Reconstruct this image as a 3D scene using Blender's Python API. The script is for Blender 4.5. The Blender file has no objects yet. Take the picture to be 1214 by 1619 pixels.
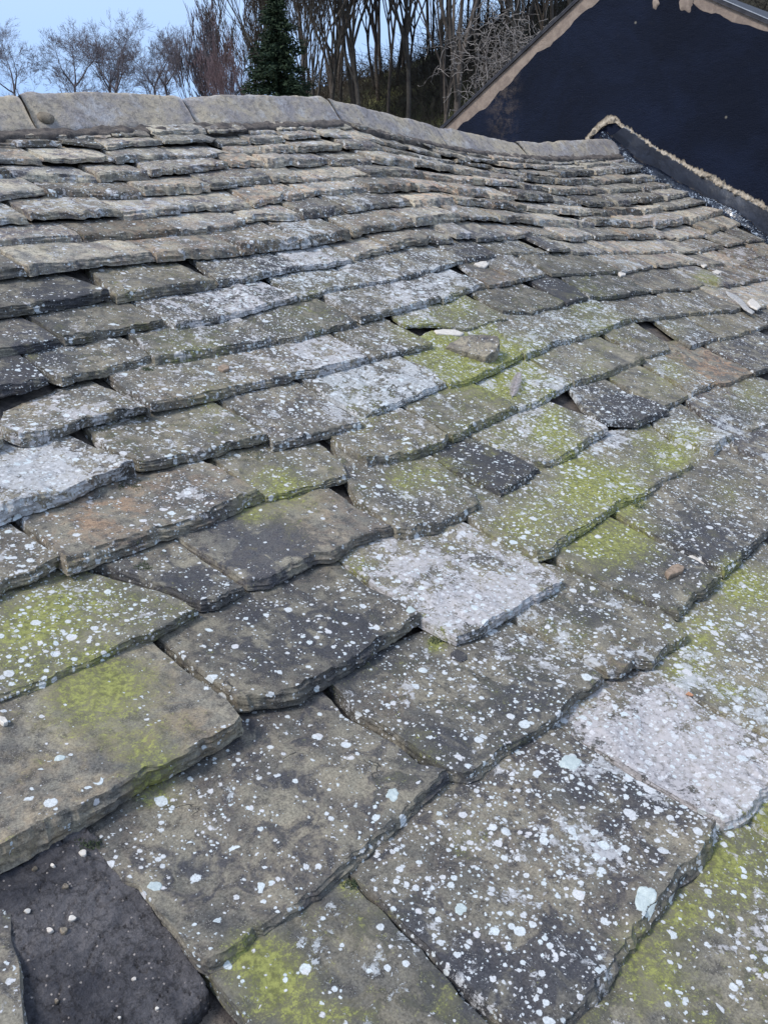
import bpy, math, random
import numpy as np
from mathutils import Vector, Matrix, noise as mn
random.seed(7)
C = bpy.context.scene.collection
# ------------------------------------------------------------------ camera
S = 1.42                                   # metres per fitted unit
TH, RHO, PSI, PA, PB, FPX = 0.33453, -0.0200, 0.72929, 0.1764, 0.056452, 1413.99
YR = 3.9 * S
CZ = 5.0
_f = np.array([0, math.cos(TH), -math.sin(TH)]); _r = np.array([1., 0, 0]); _u = np.cross(_r, _f)
r2 = _r*math.cos(RHO) + _u*math.sin(RHO); u2 = -_r*math.sin(RHO) + _u*math.cos(RHO)
AX = np.array([math.sin(PSI), math.cos(PSI), 0]); AY = np.array([-math.cos(PSI), math.sin(PSI), 0]); AZ = np.array([0, 0, 1.])
def tw(v): return np.array([v@AX, v@AY, v@AZ])
CR, CU, CF = tw(r2), tw(u2), tw(_f)
CAM = np.array([0, 0, CZ])
cd = bpy.data.cameras.new('camera'); cam = bpy.data.objects.new('camera', cd); C.objects.link(cam)
cd.sensor_fit = 'VERTICAL'; cd.sensor_height = 24; cd.lens = 24*FPX/1619; cd.clip_end = 2000; cd.clip_start = 0.05
cam.matrix_world = Matrix(((CR[0], CU[0], -CF[0], 0), (CR[1], CU[1], -CF[1], 0), (CR[2], CU[2], -CF[2], CZ), (0, 0, 0, 1)))
bpy.context.scene.camera = cam
# ------------------------------------------------------------------ sky, sun, exposure
SUN_EL, SUN_AZ = math.radians(50), math.radians(285)   # azimuth measured from +Y clockwise
w = bpy.data.worlds.new("World"); bpy.context.scene.world = w; w.use_nodes = True
nt = w.node_tree; bg = nt.nodes['Background']
sky = nt.nodes.new('ShaderNodeTexSky'); sky.sky_type = 'NISHITA'; sky.sun_disc = False
sky.sun_elevation = SUN_EL; sky.sun_rotation = SUN_AZ; sky.air_density = 1.0; sky.dust_density = 1.5; sky.ozone_density = 2.0
tc = nt.nodes.new('ShaderNodeTexCoord'); mp = nt.nodes.new('ShaderNodeMapping'); mp.inputs['Scale'].default_value = (1.0, 1.0, 3.2)
nz = nt.nodes.new('ShaderNodeTexNoise'); nz.inputs['Scale'].default_value = 1.3; nz.inputs['Detail'].default_value = 6
cr = nt.nodes.new('ShaderNodeValToRGB'); cr.color_ramp.elements[0].position = 0.36; cr.color_ramp.elements[1].position = 0.66
cr.color_ramp.elements[0].color = (0.62, 0.62, 0.62, 1); cr.color_ramp.elements[1].color = (0.98, 0.92, 0.92, 1)
mx = nt.nodes.new('ShaderNodeMix'); mx.data_type = 'RGBA'
L = nt.links.new
sxyz = nt.nodes.new('ShaderNodeSeparateXYZ'); gr = nt.nodes.new('ShaderNodeValToRGB')     # overcast veil: bluer low down, paler higher up
gr.color_ramp.elements[0].position = 0.04; gr.color_ramp.elements[0].color = (.30, .53, 1.0, 1)
gr.color_ramp.elements[1].position = 0.30; gr.color_ramp.elements[1].color = (.62, .76, 1.0, 1)
vm = nt.nodes.new('ShaderNodeVectorMath'); vm.operation = 'SCALE'; vm.inputs['Scale'].default_value = 5.2
L(tc.outputs['Generated'], sxyz.inputs[0]); L(sxyz.outputs['Z'], gr.inputs['Fac']); L(gr.outputs['Color'], vm.inputs[0]); L(vm.outputs[0], mx.inputs['B'])
L(tc.outputs['Generated'], mp.inputs['Vector']); L(mp.outputs[0], nz.inputs['Vector']); L(nz.outputs['Fac'], cr.inputs['Fac'])
L(cr.outputs['Color'], mx.inputs['Factor']); L(sky.outputs[0], mx.inputs['A']); L(mx.outputs['Result'], bg.inputs['Color'])
bg.inputs['Strength'].default_value = 0.11
sd = bpy.data.lights.new('sun', 'SUN'); so = bpy.data.objects.new('sun', sd); C.objects.link(so)
sd.energy = 1.5; sd.angle = math.radians(14); sd.color = (1.0, 0.95, 0.88)
sv = Vector((math.sin(SUN_AZ)*math.cos(SUN_EL), math.cos(SUN_AZ)*math.cos(SUN_EL), math.sin(SUN_EL)))
so.rotation_euler = (-sv).to_track_quat('-Z', 'Y').to_euler()
sc = bpy.context.scene
sc.view_settings.view_transform = 'Standard'; sc.view_settings.look = 'None'; sc.view_settings.gamma = 1.0
sc.view_settings.exposure = 1.02
# ------------------------------------------------------------------ pixel rays and the roof surface
def ray(x, y):
    v = CF + CR*(x-607)/FPX - CU*(y-809.5)/FPX
    return v/np.linalg.norm(v)
def at(x, y, d): return CAM + ray(x, y)*d
def at_y(x, y, Y):
    v = ray(x, y); return CAM + v*(Y/v[1])
def at_x(x, y, X):
    v = ray(x, y); return CAM + v*(X/v[0])
def proj(P):
    d = np.asarray(P)-CAM; z = d@CF
    return 607+FPX*(d@CR)/z, 809.5-FPX*(d@CU)/z, z
def zb(Y):
    y = Y/S
    return CZ + S*(-1.2 + PA*y + PB*y*y)
ridge_px = [(-60, 216), (60, 213), (200, 208), (310, 204), (430, 200), (540, 197), (600, 213), (700, 234), (760, 244), (835, 251), (900, 252), (985, 248)]
_rb = [at_y(x, y, YR) for x, y in ridge_px]
_rx = [p[0] for p in _rb]; _rz = [p[2]-zb(YR) for p in _rb]
_rx = [-6.] + _rx + [20.]; _rz = [_rz[0]] + _rz + [_rz[-1]]
def sagz(X, Y):
    t = min(max(Y/YR, 0), 1.1)
    return float(np.interp(X, _rx, _rz))*t*t
def zs(X, Y): return zb(Y) + sagz(X, Y)
def hit(x, y, h=0.0):
    v = ray(x, y)
    def g(t):
        P = CAM+v*t; return P[2]-zs(P[0], P[1])-h
    t = 0.3; a = g(t)
    while t < 25:
        t2 = t*1.03; b = g(t2)
        if b < 0: break
        t, a = t2, b
    lo, hi = t, t2
    for _ in range(30):
        m = (lo+hi)/2
        if g(m) > 0: lo = m
        else: hi = m
    return CAM+v*lo
XG = at_y(985, 248, YR)[0] + 0.02
XW = XG + 0.42                              # the plane of the black gable wall
# ------------------------------------------------------------------ material helpers
def mat(name, rough=0.85):
    m = bpy.data.materials.new(name); m.use_nodes = True
    n = m.node_tree; b = n.nodes['Principled BSDF']; b.inputs['Roughness'].default_value = rough
    b.inputs['Specular IOR Level'].default_value = 0.3
    return m, n, b
def N(n, t, **k):
    o = n.nodes.new(t)
    for a, v in k.items():
        if a in ('operation', 'data_type', 'feature', 'blend_type', 'clamp', 'use_clamp', 'attribute_name', 'interpolation_type'): setattr(o, a, v)
        else: o.inputs[a].default_value = v
    return o
def math_(n, op, a, b=None, c=None, clamp=False):
    o = n.nodes.new('ShaderNodeMath'); o.operation = op; o.use_clamp = clamp
    for i, q in enumerate((a, b, c)):
        if q is None: continue
        if isinstance(q, (int, float)): o.inputs[i].default_value = q
        else: n.links.new(q, o.inputs[i])
    return o.outputs[0]
def step(n, x, lo, hi):
    o = n.nodes.new('ShaderNodeMapRange'); o.interpolation_type = 'SMOOTHSTEP'
    n.links.new(x, o.inputs['Value'])
    for k, v in (('From Min', lo), ('From Max', hi)):
        if isinstance(v, (int, float)): o.inputs[k].default_value = v
        else: n.links.new(v, o.inputs[k])
    return o.outputs['Result']
def mixc(n, f, a, b):
    o = n.nodes.new('ShaderNodeMix'); o.data_type = 'RGBA'
    for k, q in (('Factor', f), ('A', a), ('B', b)):
        if isinstance(q, (int, float)): o.inputs[k].default_value = q
        elif isinstance(q, tuple): o.inputs[k].default_value = q if len(q) == 4 else q+(1,)
        else: n.links.new(q, o.inputs[k])
    return o.outputs['Result']
def noise_(n, vec, scale, detail=4, rough=0.6, dist=0.0):
    o = N(n, 'ShaderNodeTexNoise', Scale=scale, Detail=detail, Roughness=rough, Distortion=dist); n.links.new(vec, o.inputs['Vector']); return o
def slate_material():
    m, n, b = mat('lichened_stone', 0.82)
    geo = N(n, 'ShaderNodeNewGeometry'); pos = geo.outputs['Position']
    at1 = N(n, 'ShaderNodeAttribute', attribute_name='growth'); at2 = N(n, 'ShaderNodeAttribute', attribute_name='stone')
    sep = N(n, 'ShaderNodeSeparateColor'); n.links.new(at1.outputs['Color'], sep.inputs[0])
    lich, moss, dark = sep.outputs; pinkish = at1.outputs['Alpha']
    sp2 = N(n, 'ShaderNodeSeparateColor'); n.links.new(at2.outputs['Color'], sp2.inputs[0])
    warm, tone, crust = sp2.outputs
    off = N(n, 'ShaderNodeVectorMath', operation='MULTIPLY_ADD')
    cx_ = N(n, 'ShaderNodeCombineXYZ')
    for q_ in range(3): n.links.new(tone, cx_.inputs[q_])
    n.links.new(cx_.outputs[0], off.inputs[0]); off.inputs[1].default_value = (370., 530., 190.); n.links.new(pos, off.inputs[2])
    P = pos
    # bedding-plane coordinates: grain runs down the slope
    mpn = N(n, 'ShaderNodeMapping'); mpn.inputs['Scale'].default_value = (1.0, .55, 1.0); n.links.new(off.outputs[0], mpn.inputs[0])
    n1 = noise_(n, mpn.outputs[0], 5.5, 4, .62, .4); n2 = noise_(n, P, 26, 4, .7); n3 = noise_(n, P, 170, 3, .75); n4 = noise_(n, off.outputs[0], 11, 4, .65, .6)
    base = mixc(n, step(n, n1.outputs['Fac'], .32, .68), (0.098, 0.095, 0.090), (0.262, 0.236, 0.182))
    base = mixc(n, math_(n, 'MULTIPLY', step(n, n4.outputs['Fac'], .40, .70), math_(n, 'MULTIPLY_ADD', warm, .9, .12)), base, (0.34, 0.225, 0.145))
    base = mixc(n, math_(n, 'MULTIPLY', step(n, n2.outputs['Fac'], .46, .66), .72), base, (0.045, 0.042, 0.043))
    dm = step(n, math_(n, 'ADD', dark, math_(n, 'MULTIPLY_ADD', n4.outputs['Fac'], 2.4, -1.2)), .30, .62)
    base = mixc(n, math_(n, 'MULTIPLY', dm, .8), base, (0.044, 0.047, 0.060))
    tn = N(n, 'ShaderNodeHueSaturation'); n.links.new(base, tn.inputs['Color']); n.links.new(math_(n, 'MULTIPLY_ADD', tone, 1.6, .24), tn.inputs['Value']); base = tn.outputs[0]
    grain = math_(n, 'MULTIPLY_ADD', n3.outputs['Fac'], 2.2, -.1)
    g2 = N(n, 'ShaderNodeHueSaturation'); n.links.new(base, g2.inputs['Color']); n.links.new(grain, g2.inputs['Value']); base = g2.outputs[0]
    # pale quartz flecks
    vf = N(n, 'ShaderNodeTexVoronoi', Scale=210.); n.links.new(P, vf.inputs['Vector'])
    fl = math_(n, 'MULTIPLY', step(n, vf.outputs['Distance'], .34, .18), step(n, n2.outputs['Fac'], .50, .62))
    base = mixc(n, math_(n, 'MULTIPLY', fl, .45), base, (.42, .40, .36))
    # hairline cracks in the bedding
    ck = noise_(n, off.outputs[0], 3.2, 4, .5, .5)
    ckl = math_(n, 'MULTIPLY', step(n, math_(n, 'ABSOLUTE', math_(n, 'SUBTRACT', ck.outputs['Fac'], .56)), .0042, .0008), step(n, n1.outputs['Fac'], .585, .62))
    base = mixc(n, math_(n, 'MULTIPLY', ckl, .8), base, (.025, .024, .024))
    # algae and moss
    am = math_(n, 'ADD', moss, math_(n, 'MULTIPLY_ADD', n4.outputs['Fac'], 1.1, -.55))
    nm = noise_(n, P, 60, 5, .7)
    base = mixc(n, math_(n, 'MULTIPLY', step(n, am, .10, .55), .55), base, (.165, .158, .085))
    base = mixc(n, math_(n, 'MULTIPLY', step(n, math_(n, 'ADD', am, math_(n, 'MULTIPLY_ADD', math_(n, 'MULTIPLY_ADD', n3.outputs['Fac'], .7, math_(n, 'MULTIPLY', nm.outputs['Fac'], .5)), 2.6, -1.5)), .42, .95), .8), base, mixc(n, step(n, nm.outputs['Fac'], .35, .65), (.12, .125, .038), (.32, .33, .09)))
    # lichen: round thalli of three sizes and a pale crust
    wob = noise_(n, P, 85, 4, .75)
    wv = N(n, 'ShaderNodeVectorMath', operation='MULTIPLY_ADD'); n.links.new(wob.outputs['Color'], wv.inputs[0]); wv.inputs[1].default_value = (.012, .012, .012); n.links.new(P, wv.inputs[2])
    masks = []; tint = None
    big = noise_(n, P, 4.5, 3, .65, .8); bigv = math_(n, 'MULTIPLY_ADD', big.outputs['Fac'], 3.4, -1.70)
    for sc_, rmin, rmax, dens, soft in ((17., .06, .32, .20, .05), (27., .10, .46, .50, .05), (48., .10, .46, .85, .06), (92., .12, .48, .95, .1)):
        v = N(n, 'ShaderNodeTexVoronoi', Scale=sc_); n.links.new(wv.outputs[0], v.inputs['Vector'])
        s = N(n, 'ShaderNodeSeparateColor'); n.links.new(v.outputs['Color'], s.inputs[0])
        if tint is None: tint = s.outputs[2]
        cl = noise_(n, P, sc_*.22, 2, .6)                      # clusters
        want = math_(n, 'MULTIPLY', math_(n, 'ADD', lich, math_(n, 'ADD', bigv, math_(n, 'MULTIPLY_ADD', cl.outputs['Fac'], 4.6, -2.30))), dens)
        on = math_(n, 'LESS_THAN', s.outputs[0], want)
        rr = math_(n, 'MULTIPLY_ADD', math_(n, 'MULTIPLY', s.outputs[1], s.outputs[1]), rmax-rmin, rmin)
        d = math_(n, 'SUBTRACT', rr, v.outputs['Distance'])
        masks.append(math_(n, 'MULTIPLY', on, step(n, d, 0.0, soft)))
    spots = math_(n, 'MAXIMUM', math_(n, 'MAXIMUM', masks[0], masks[1]), math_(n, 'MAXIMUM', masks[2], masks[3]))
    cn = noise_(n, P, 34, 5, .78, .5); cn2 = noise_(n, P, 6.5, 3, .6)
    cn3 = noise_(n, wv.outputs[0], 13, 4, .7, .6)
    cw = math_(n, 'ADD', math_(n, 'MULTIPLY_ADD', cn.outputs['Fac'], 2.6, -1.3), math_(n, 'ADD', math_(n, 'MULTIPLY_ADD', cn2.outputs['Fac'], 1.4, -.7), math_(n, 'MULTIPLY_ADD', cn3.outputs['Fac'], 2.0, -1.0)))
    cru = step(n, math_(n, 'ADD', cw, math_(n, 'MULTIPLY', crust, 1.25)), .36, .50)
    # weathered holes in the crust
    hol = noise_(n, wv.outputs[0], 62, 5, .78)
    cru = math_(n, 'MULTIPLY', cru, math_(n, 'MULTIPLY_ADD', step(n, hol.outputs['Fac'], .47, .66), -.75, 1.0))
    ccol = mixc(n, pinkish, (.56, .60, .62), (.59, .55, .56))
    ccol = mixc(n, math_(n, 'MULTIPLY', n3.outputs['Fac'], .6), ccol, (.30, .30, .30))
    base = mixc(n, math_(n, 'MULTIPLY', cru, .80), base, ccol)
    scol = mixc(n, tint, (.62, .68, .70), (.62, .60, .61))
    scol = mixc(n, math_(n, 'MULTIPLY', step(n, n3.outputs['Fac'], .4, .65), .6), scol, (.36, .38, .38))
    base = mixc(n, math_(n, 'MULTIPLY', spots, .92), base, scol)
    n.links.new(base, b.inputs['Base Color'])
    bm1 = N(n, 'ShaderNodeBump', Strength=.55, Distance=.004); bm2 = N(n, 'ShaderNodeBump', Strength=.7, Distance=.0016)
    n.links.new(n2.outputs['Fac'], bm1.inputs['Height'])
    hs = math_(n, 'SUBTRACT', math_(n, 'ADD', n3.outputs['Fac'], math_(n, 'MULTIPLY', math_(n, 'MAXIMUM', spots, cru), .7)), math_(n, 'MULTIPLY', ckl, 2.5))
    n.links.new(hs, bm2.inputs['Height']); n.links.new(bm1.outputs[0], bm2.inputs['Normal']); n.links.new(bm2.outputs[0], b.inputs['Normal'])
    return m
M_SLATE = slate_material()
def simple(name, c1, c2, scale=8, rough=.85, bump=.4, dist=.01, spec=.3, c3=None):
    m, n, b = mat(name, rough); b.inputs['Specular IOR Level'].default_value = spec
    geo = N(n, 'ShaderNodeNewGeometry'); pos = geo.outputs['Position']
    a = noise_(n, pos, scale, 7, .65, .3); a2 = noise_(n, pos, scale*7, 5, .7)
    col = mixc(n, step(n, a.outputs['Fac'], .34, .66), c1, c2)
    if c3: col = mixc(n, step(n, a2.outputs['Fac'], .50, .68), col, c3)
    g = N(n, 'ShaderNodeHueSaturation'); n.links.new(col, g.inputs['Color']); n.links.new(math_(n, 'MULTIPLY_ADD', a2.outputs['Fac'], .9, .55), g.inputs['Value'])
    n.links.new(g.outputs[0], b.inputs['Base Color'])
    bm = N(n, 'ShaderNodeBump', Strength=bump, Distance=dist); n.links.new(math_(n, 'ADD', a.outputs['Fac'], math_(n, 'MULTIPLY', a2.outputs['Fac'], .5)), bm.inputs['Height']); n.links.new(bm.outputs[0], b.inputs['Normal'])
    return m
M_DECK = simple('dark_void_boards', (.012, .011, .011), (.02, .018, .017), 8)
def m_mud():
    m, n, b = mat('dark_bedding', .8)
    pos = N(n, 'ShaderNodeNewGeometry').outputs['Position']
    a = noise_(n, pos, 5, 5, .65, .4); c = noise_(n, pos, 45, 6, .8); g = noise_(n, pos, 170, 4, .8)
    col = mixc(n, step(n, a.outputs['Fac'], .36, .62), (.055, .054, .064), (.155, .145, .150))
    col = mixc(n, math_(n, 'MULTIPLY', step(n, c.outputs['Fac'], .5, .66), .7), col, (.04, .038, .042))
    v = N(n, 'ShaderNodeTexVoronoi', Scale=95.); n.links.new(pos, v.inputs['Vector']); sp = N(n, 'ShaderNodeSeparateColor'); n.links.new(v.outputs['Color'], sp.inputs[0])
    fl = math_(n, 'MULTIPLY', step(n, v.outputs['Distance'], .26, .18), math_(n, 'GREATER_THAN', sp.outputs[0], .84))
    col = mixc(n, fl, col, (.42, .37, .34))
    hs = N(n, 'ShaderNodeHueSaturation'); n.links.new(col, hs.inputs['Color']); n.links.new(math_(n, 'MULTIPLY_ADD', g.outputs['Fac'], 1.8, .1), hs.inputs['Value'])
    n.links.new(hs.outputs[0], b.inputs['Base Color'])
    cr_ = N(n, 'ShaderNodeTexVoronoi', Scale=13., feature='DISTANCE_TO_EDGE'); wv = N(n, 'ShaderNodeVectorMath', operation='MULTIPLY_ADD'); n.links.new(c.outputs['Color'], wv.inputs[0]); wv.inputs[1].default_value = (.06, .06, .06); n.links.new(pos, wv.inputs[2]); n.links.new(wv.outputs[0], cr_.inputs['Vector'])
    h = math_(n, 'ADD', math_(n, 'ADD', c.outputs['Fac'], math_(n, 'MULTIPLY', g.outputs['Fac'], .6)), math_(n, 'MULTIPLY', step(n, cr_.outputs['Distance'], 0., .02), .5))
    bm = N(n, 'ShaderNodeBump', Strength=1., Distance=.012); n.links.new(h, bm.inputs['Height']); n.links.new(bm.outputs[0], b.inputs['Normal'])
    return m
M_MUD = m_mud()
M_MORT = simple('old_mortar', (.13, .11, .085), (.28, .235, .18), 12, .95, .9, .012, .2, (.07, .06, .055))
M_BED = simple('ridge_bedding', (.07, .062, .062), (.17, .145, .125), 16, .95, .9, .012, .2, (.035, .033, .036))
M_RENDER = simple('bare_render', (.22, .175, .15), (.33, .265, .22), 10, .95, .8, .01, .2, (.20, .155, .12))
M_WALL = simple('rubble_wall', (.16, .14, .11), (.28, .24, .19), 3, .9, .8, .03)
M_PEB = simple('pale_fragment', (.52, .47, .42), (.66, .62, .56), 60, .8, .4, .002)
M_CHIP = simple('brown_chip', (.20, .15, .11), (.32, .24, .18), 60, .8, .4, .002)
M_PATINA = simple('pale_lichen', (.42, .48, .48), (.55, .61, .60), 80, .9, .7, .003, .1, (.30, .34, .33))
M_FERN = simple('dry_moss', (.035, .05, .028), (.10, .13, .07), 90, .95, .9, .006, .1, (.16, .19, .15))
# ------------------------------------------------------------------ object helpers
def mesh_obj(name, vs, fs, m, parent=None, smooth=True, attrs=None):
    me = bpy.data.meshes.new(name); me.from_pydata([tuple(map(float, v)) for v in vs], [], fs); me.update()
    if smooth: me.polygons.foreach_set('use_smooth', [True]*len(me.polygons))
    if attrs:
        for k, arr in attrs.items():
            a = me.attributes.new(k, 'FLOAT_COLOR', 'POINT'); a.data.foreach_set('color', np.asarray(arr, dtype=np.float32).ravel())
    if m is not None: me.materials.append(m)
    o = bpy.data.objects.new(name, me); C.objects.link(o)
    if parent: o.parent = parent
    return o
def tag(o, label=None, cat=None, group=None, kind=None):
    if label: o['label'] = label
    if cat: o['category'] = cat
    if group: o['group'] = group
    if kind: o['kind'] = kind
    return o
def empty(name, label, cat, group=None, loc=(0, 0, 0)):
    o = bpy.data.objects.new(name, None); C.objects.link(o); o.location = loc; o.empty_display_size = .2
    return tag(o, label, cat, group)
def fb(p, sc=1., oct=4): return mn.fractal(Vector((p[0]*sc, p[1]*sc, p[2]*sc)), .9, 2.1, oct)
# ------------------------------------------------------------------ growth patches, seated on the roof
# kind, pixel x, y, radius in px, strength
BLOBS = '''m 400 1510 55 .9;m 440 1560 60 .7;m 505 1615 50 .55;m 560 1400 30 .4;m 640 1440 60 .2;m 150 1110 90 .62;m 230 1200 60 .3;m 250 1240 50 .5;m 60 980 60 .6;m 30 1010 60 .4;m 130 945 60 .35;m 180 1080 70 .4
m 770 565 45 .95;m 800 600 40 .95;m 830 560 40 .6;m 730 590 35 .5;m 865 680 38 .85;m 895 715 35 .6;m 930 755 45 .8;m 960 780 45 .8;m 1000 790 30 .6;m 905 790 40 .4;m 840 830 60 .45;m 970 860 60 .5;m 935 855 40 .6;m 1010 845 40 .4;m 1110 1000 60 .45;m 1190 930 50 .75;m 1160 910 30 .6;m 1080 1060 40 .5;m 1150 1095 25 .7;m 1200 1300 40 .8;m 1140 1360 50 .6;m 1080 1450 50 .5;m 1040 1560 60 .45;m 1190 1400 60 .3;m 440 770 50 .5;m 400 815 30 .6;m 700 750 60 .3;m 640 760 40 .4;m 1110 435 22 .85;m 1130 448 16 .9;m 680 530 40 .45;m 640 520 30 .4;m 300 560 60 .35;m 330 640 50 .25;m 1080 700 40 .7;m 1060 730 30 .8;m 1020 690 30 .5;m 1060 590 40 .35;m 720 475 30 .4;m 880 645 30 .4;m 1150 780 50 .3;m 560 640 50 .3;m 1000 745 40 .4;m 790 690 40 .35;m 690 1010 20 .8;m 560 900 30 .45;m 890 1010 60 .15;m 480 800 60 .3;m 740 1330 50 .35;m 1000 1500 50 .45;m 640 1230 60 .2;m 60 400 50 .15;m 920 470 50 .25;m 1190 620 40 .35;m 480 500 50 .2;m 1060 520 40 .3;m 960 520 50 .25;m 930 590 40 .25
l 60 740 70 .8;l 20 770 60 .7;l 110 710 50 .6;l 130 960 60 .5;l 100 1040 50 .45;l 50 1090 50 .3;l 700 930 110 .75;l 780 960 80 .6;l 850 1060 70 .45;l 1000 1180 90 .7;l 1130 1230 90 .8;l 1040 1130 60 .6;l 900 1350 130 .6;l 1000 1290 90 .55;l 800 1330 60 .45;l 740 1520 50 .45;l 820 1570 60 .2;l 1060 980 50 .3;l 1140 1090 90 .5;l 1170 1460 80 .35;l 1200 1540 60 .25;l 460 870 10 .1;l 560 570 60 .6;l 640 620 60 .6;l 450 550 60 .6;l 380 480 60 .5;l 440 380 60 .5;l 460 410 60 .4;l 700 440 60 .5;l 660 470 50 .5;l 830 680 60 .4;l 900 610 50 .7;l 860 590 40 .6;l 750 690 40 .4;l 960 690 40 .8;l 900 560 40 .4;l 1100 660 60 .4;l 260 800 60 .5;l 300 780 50 .4;l 530 620 60 .4;l 460 640 60 .4;l 60 900 50 .5;l 100 640 70 .5;l 30 660 40 .6;l 560 840 60 .2;l 660 800 60 .45;l 730 900 60 .5;l 380 1430 50 .3;l 290 1260 40 .3;l 560 1280 60 .25;l 600 1190 50 .1;l 800 1200 50 .5;l 760 1130 60 .3;l 880 1150 50 .3;l 540 350 60 .4;l 620 380 50 .3;l 520 300 60 .25;l 1060 1190 60 .5;l 760 1270 60 .5
c 60 745 70 .55;c 20 770 60 .4;c 130 950 40 .35;c 740 960 70 .5;c 820 950 60 .4;c 640 900 60 .3;c 1010 1200 80 .65;c 1110 1200 90 .75;c 1170 1260 60 .6;c 1040 1110 50 .5;c 960 1140 40 .3;c 890 1330 80 .45;c 980 1360 70 .4;c 820 1420 50 .3;c 860 1040 60 .5;c 920 1060 40 .45;c 550 570 50 .55;c 650 610 60 .55;c 470 380 50 .45;c 1110 1050 50 .35;c 1170 1100 50 .35;c 960 685 35 .6;c 890 600 45 .5;c 740 1540 35 .35;c 1190 1460 60 .3;c 700 440 40 .4;c 640 480 60 .35;c 400 480 50 .35;c 540 640 50 .3;c 820 670 40 .3;c 1140 690 40 .4;c 300 800 50 .3;c 290 560 60 .15;c 500 430 60 .3;c 100 650 50 .25;c 470 560 50 .4
d 440 1000 110 .45;d 560 1020 80 .35;d 700 1200 80 .45;d 650 1470 60 .5;d 740 1570 80 .55;d 900 1560 80 .5;d 1040 1250 60 .5;d 930 1250 60 .3;d 210 920 60 .3;d 300 920 50 .5;d 420 870 60 .6;d 760 740 60 .7;d 930 960 60 .4;d 1040 730 28 .9;d 60 1060 50 .5;d 160 1060 60 .4;d 60 560 60 .4;d 740 560 40 .6;d 920 470 50 .4;d 1090 850 80 .4;d 100 490 70 .4;d 830 1110 60 .4;d 1150 880 60 .4;d 430 430 50 .2;d 350 820 60 .3;d 760 400 40 .4;d 300 1370 60 .35;d 450 1230 60 .2;d 1000 650 50 .4;d 1160 660 50 .3
w 180 800 60 .8;w 130 830 40 .7;w 500 810 60 .5;w 1120 585 60 .9;w 1150 590 40 .7;w 620 1100 50 .6;w 480 290 25 .4;w 380 265 35 1.0;w 340 280 30 .5;w 650 305 40 .8;w 700 300 40 .6;w 780 290 50 .8;w 1190 430 40 .7;w 780 440 40 .6;w 1100 380 40 .5;w 960 690 20 .2;w 980 1050 40 .6;w 280 640 30 .3;w 40 620 40 .4;w 440 320 40 .6;w 990 360 40 .5;w 1150 400 40 .6;w 230 370 50 .4;w 90 1320 120 .25;w 300 1180 80 .2'''
_bl = {k: [] for k in 'mlcdw'}
for ln in BLOBS.replace('\n', ';').split(';'):
    q = ln.split()
    if len(q) == 5:
        x, y, r, s_ = map(float, q[1:]); P = hit(x, y, .02)
        dst = np.linalg.norm(P-CAM)
        # world footprint of the patch: across and up the slope
        ex = hit(x+r, y, .02)-hit(x-r, y, .02); ey = hit(x, y+r*.8, .02)-hit(x, max(y-r*.8, 205), .02)
        Mx = np.array([[ex[0], ey[0]], [ex[1], ey[1]]])/2
        _bl[q[0]].append((P[0], P[1], np.linalg.inv(Mx), s_))
def blob(kind, X, Y):
    """X, Y arrays -> patch weight"""
    out = np.zeros_like(X)
    for (bx, by, Mi, s_) in _bl[kind]:
        dx, dy = X-bx, Y-by
        u = Mi[0, 0]*dx+Mi[0, 1]*dy; v = Mi[1, 0]*dx+Mi[1, 1]*dy
        out += s_*np.exp(-(u*u+v*v)*1.3)
    return out
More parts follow.
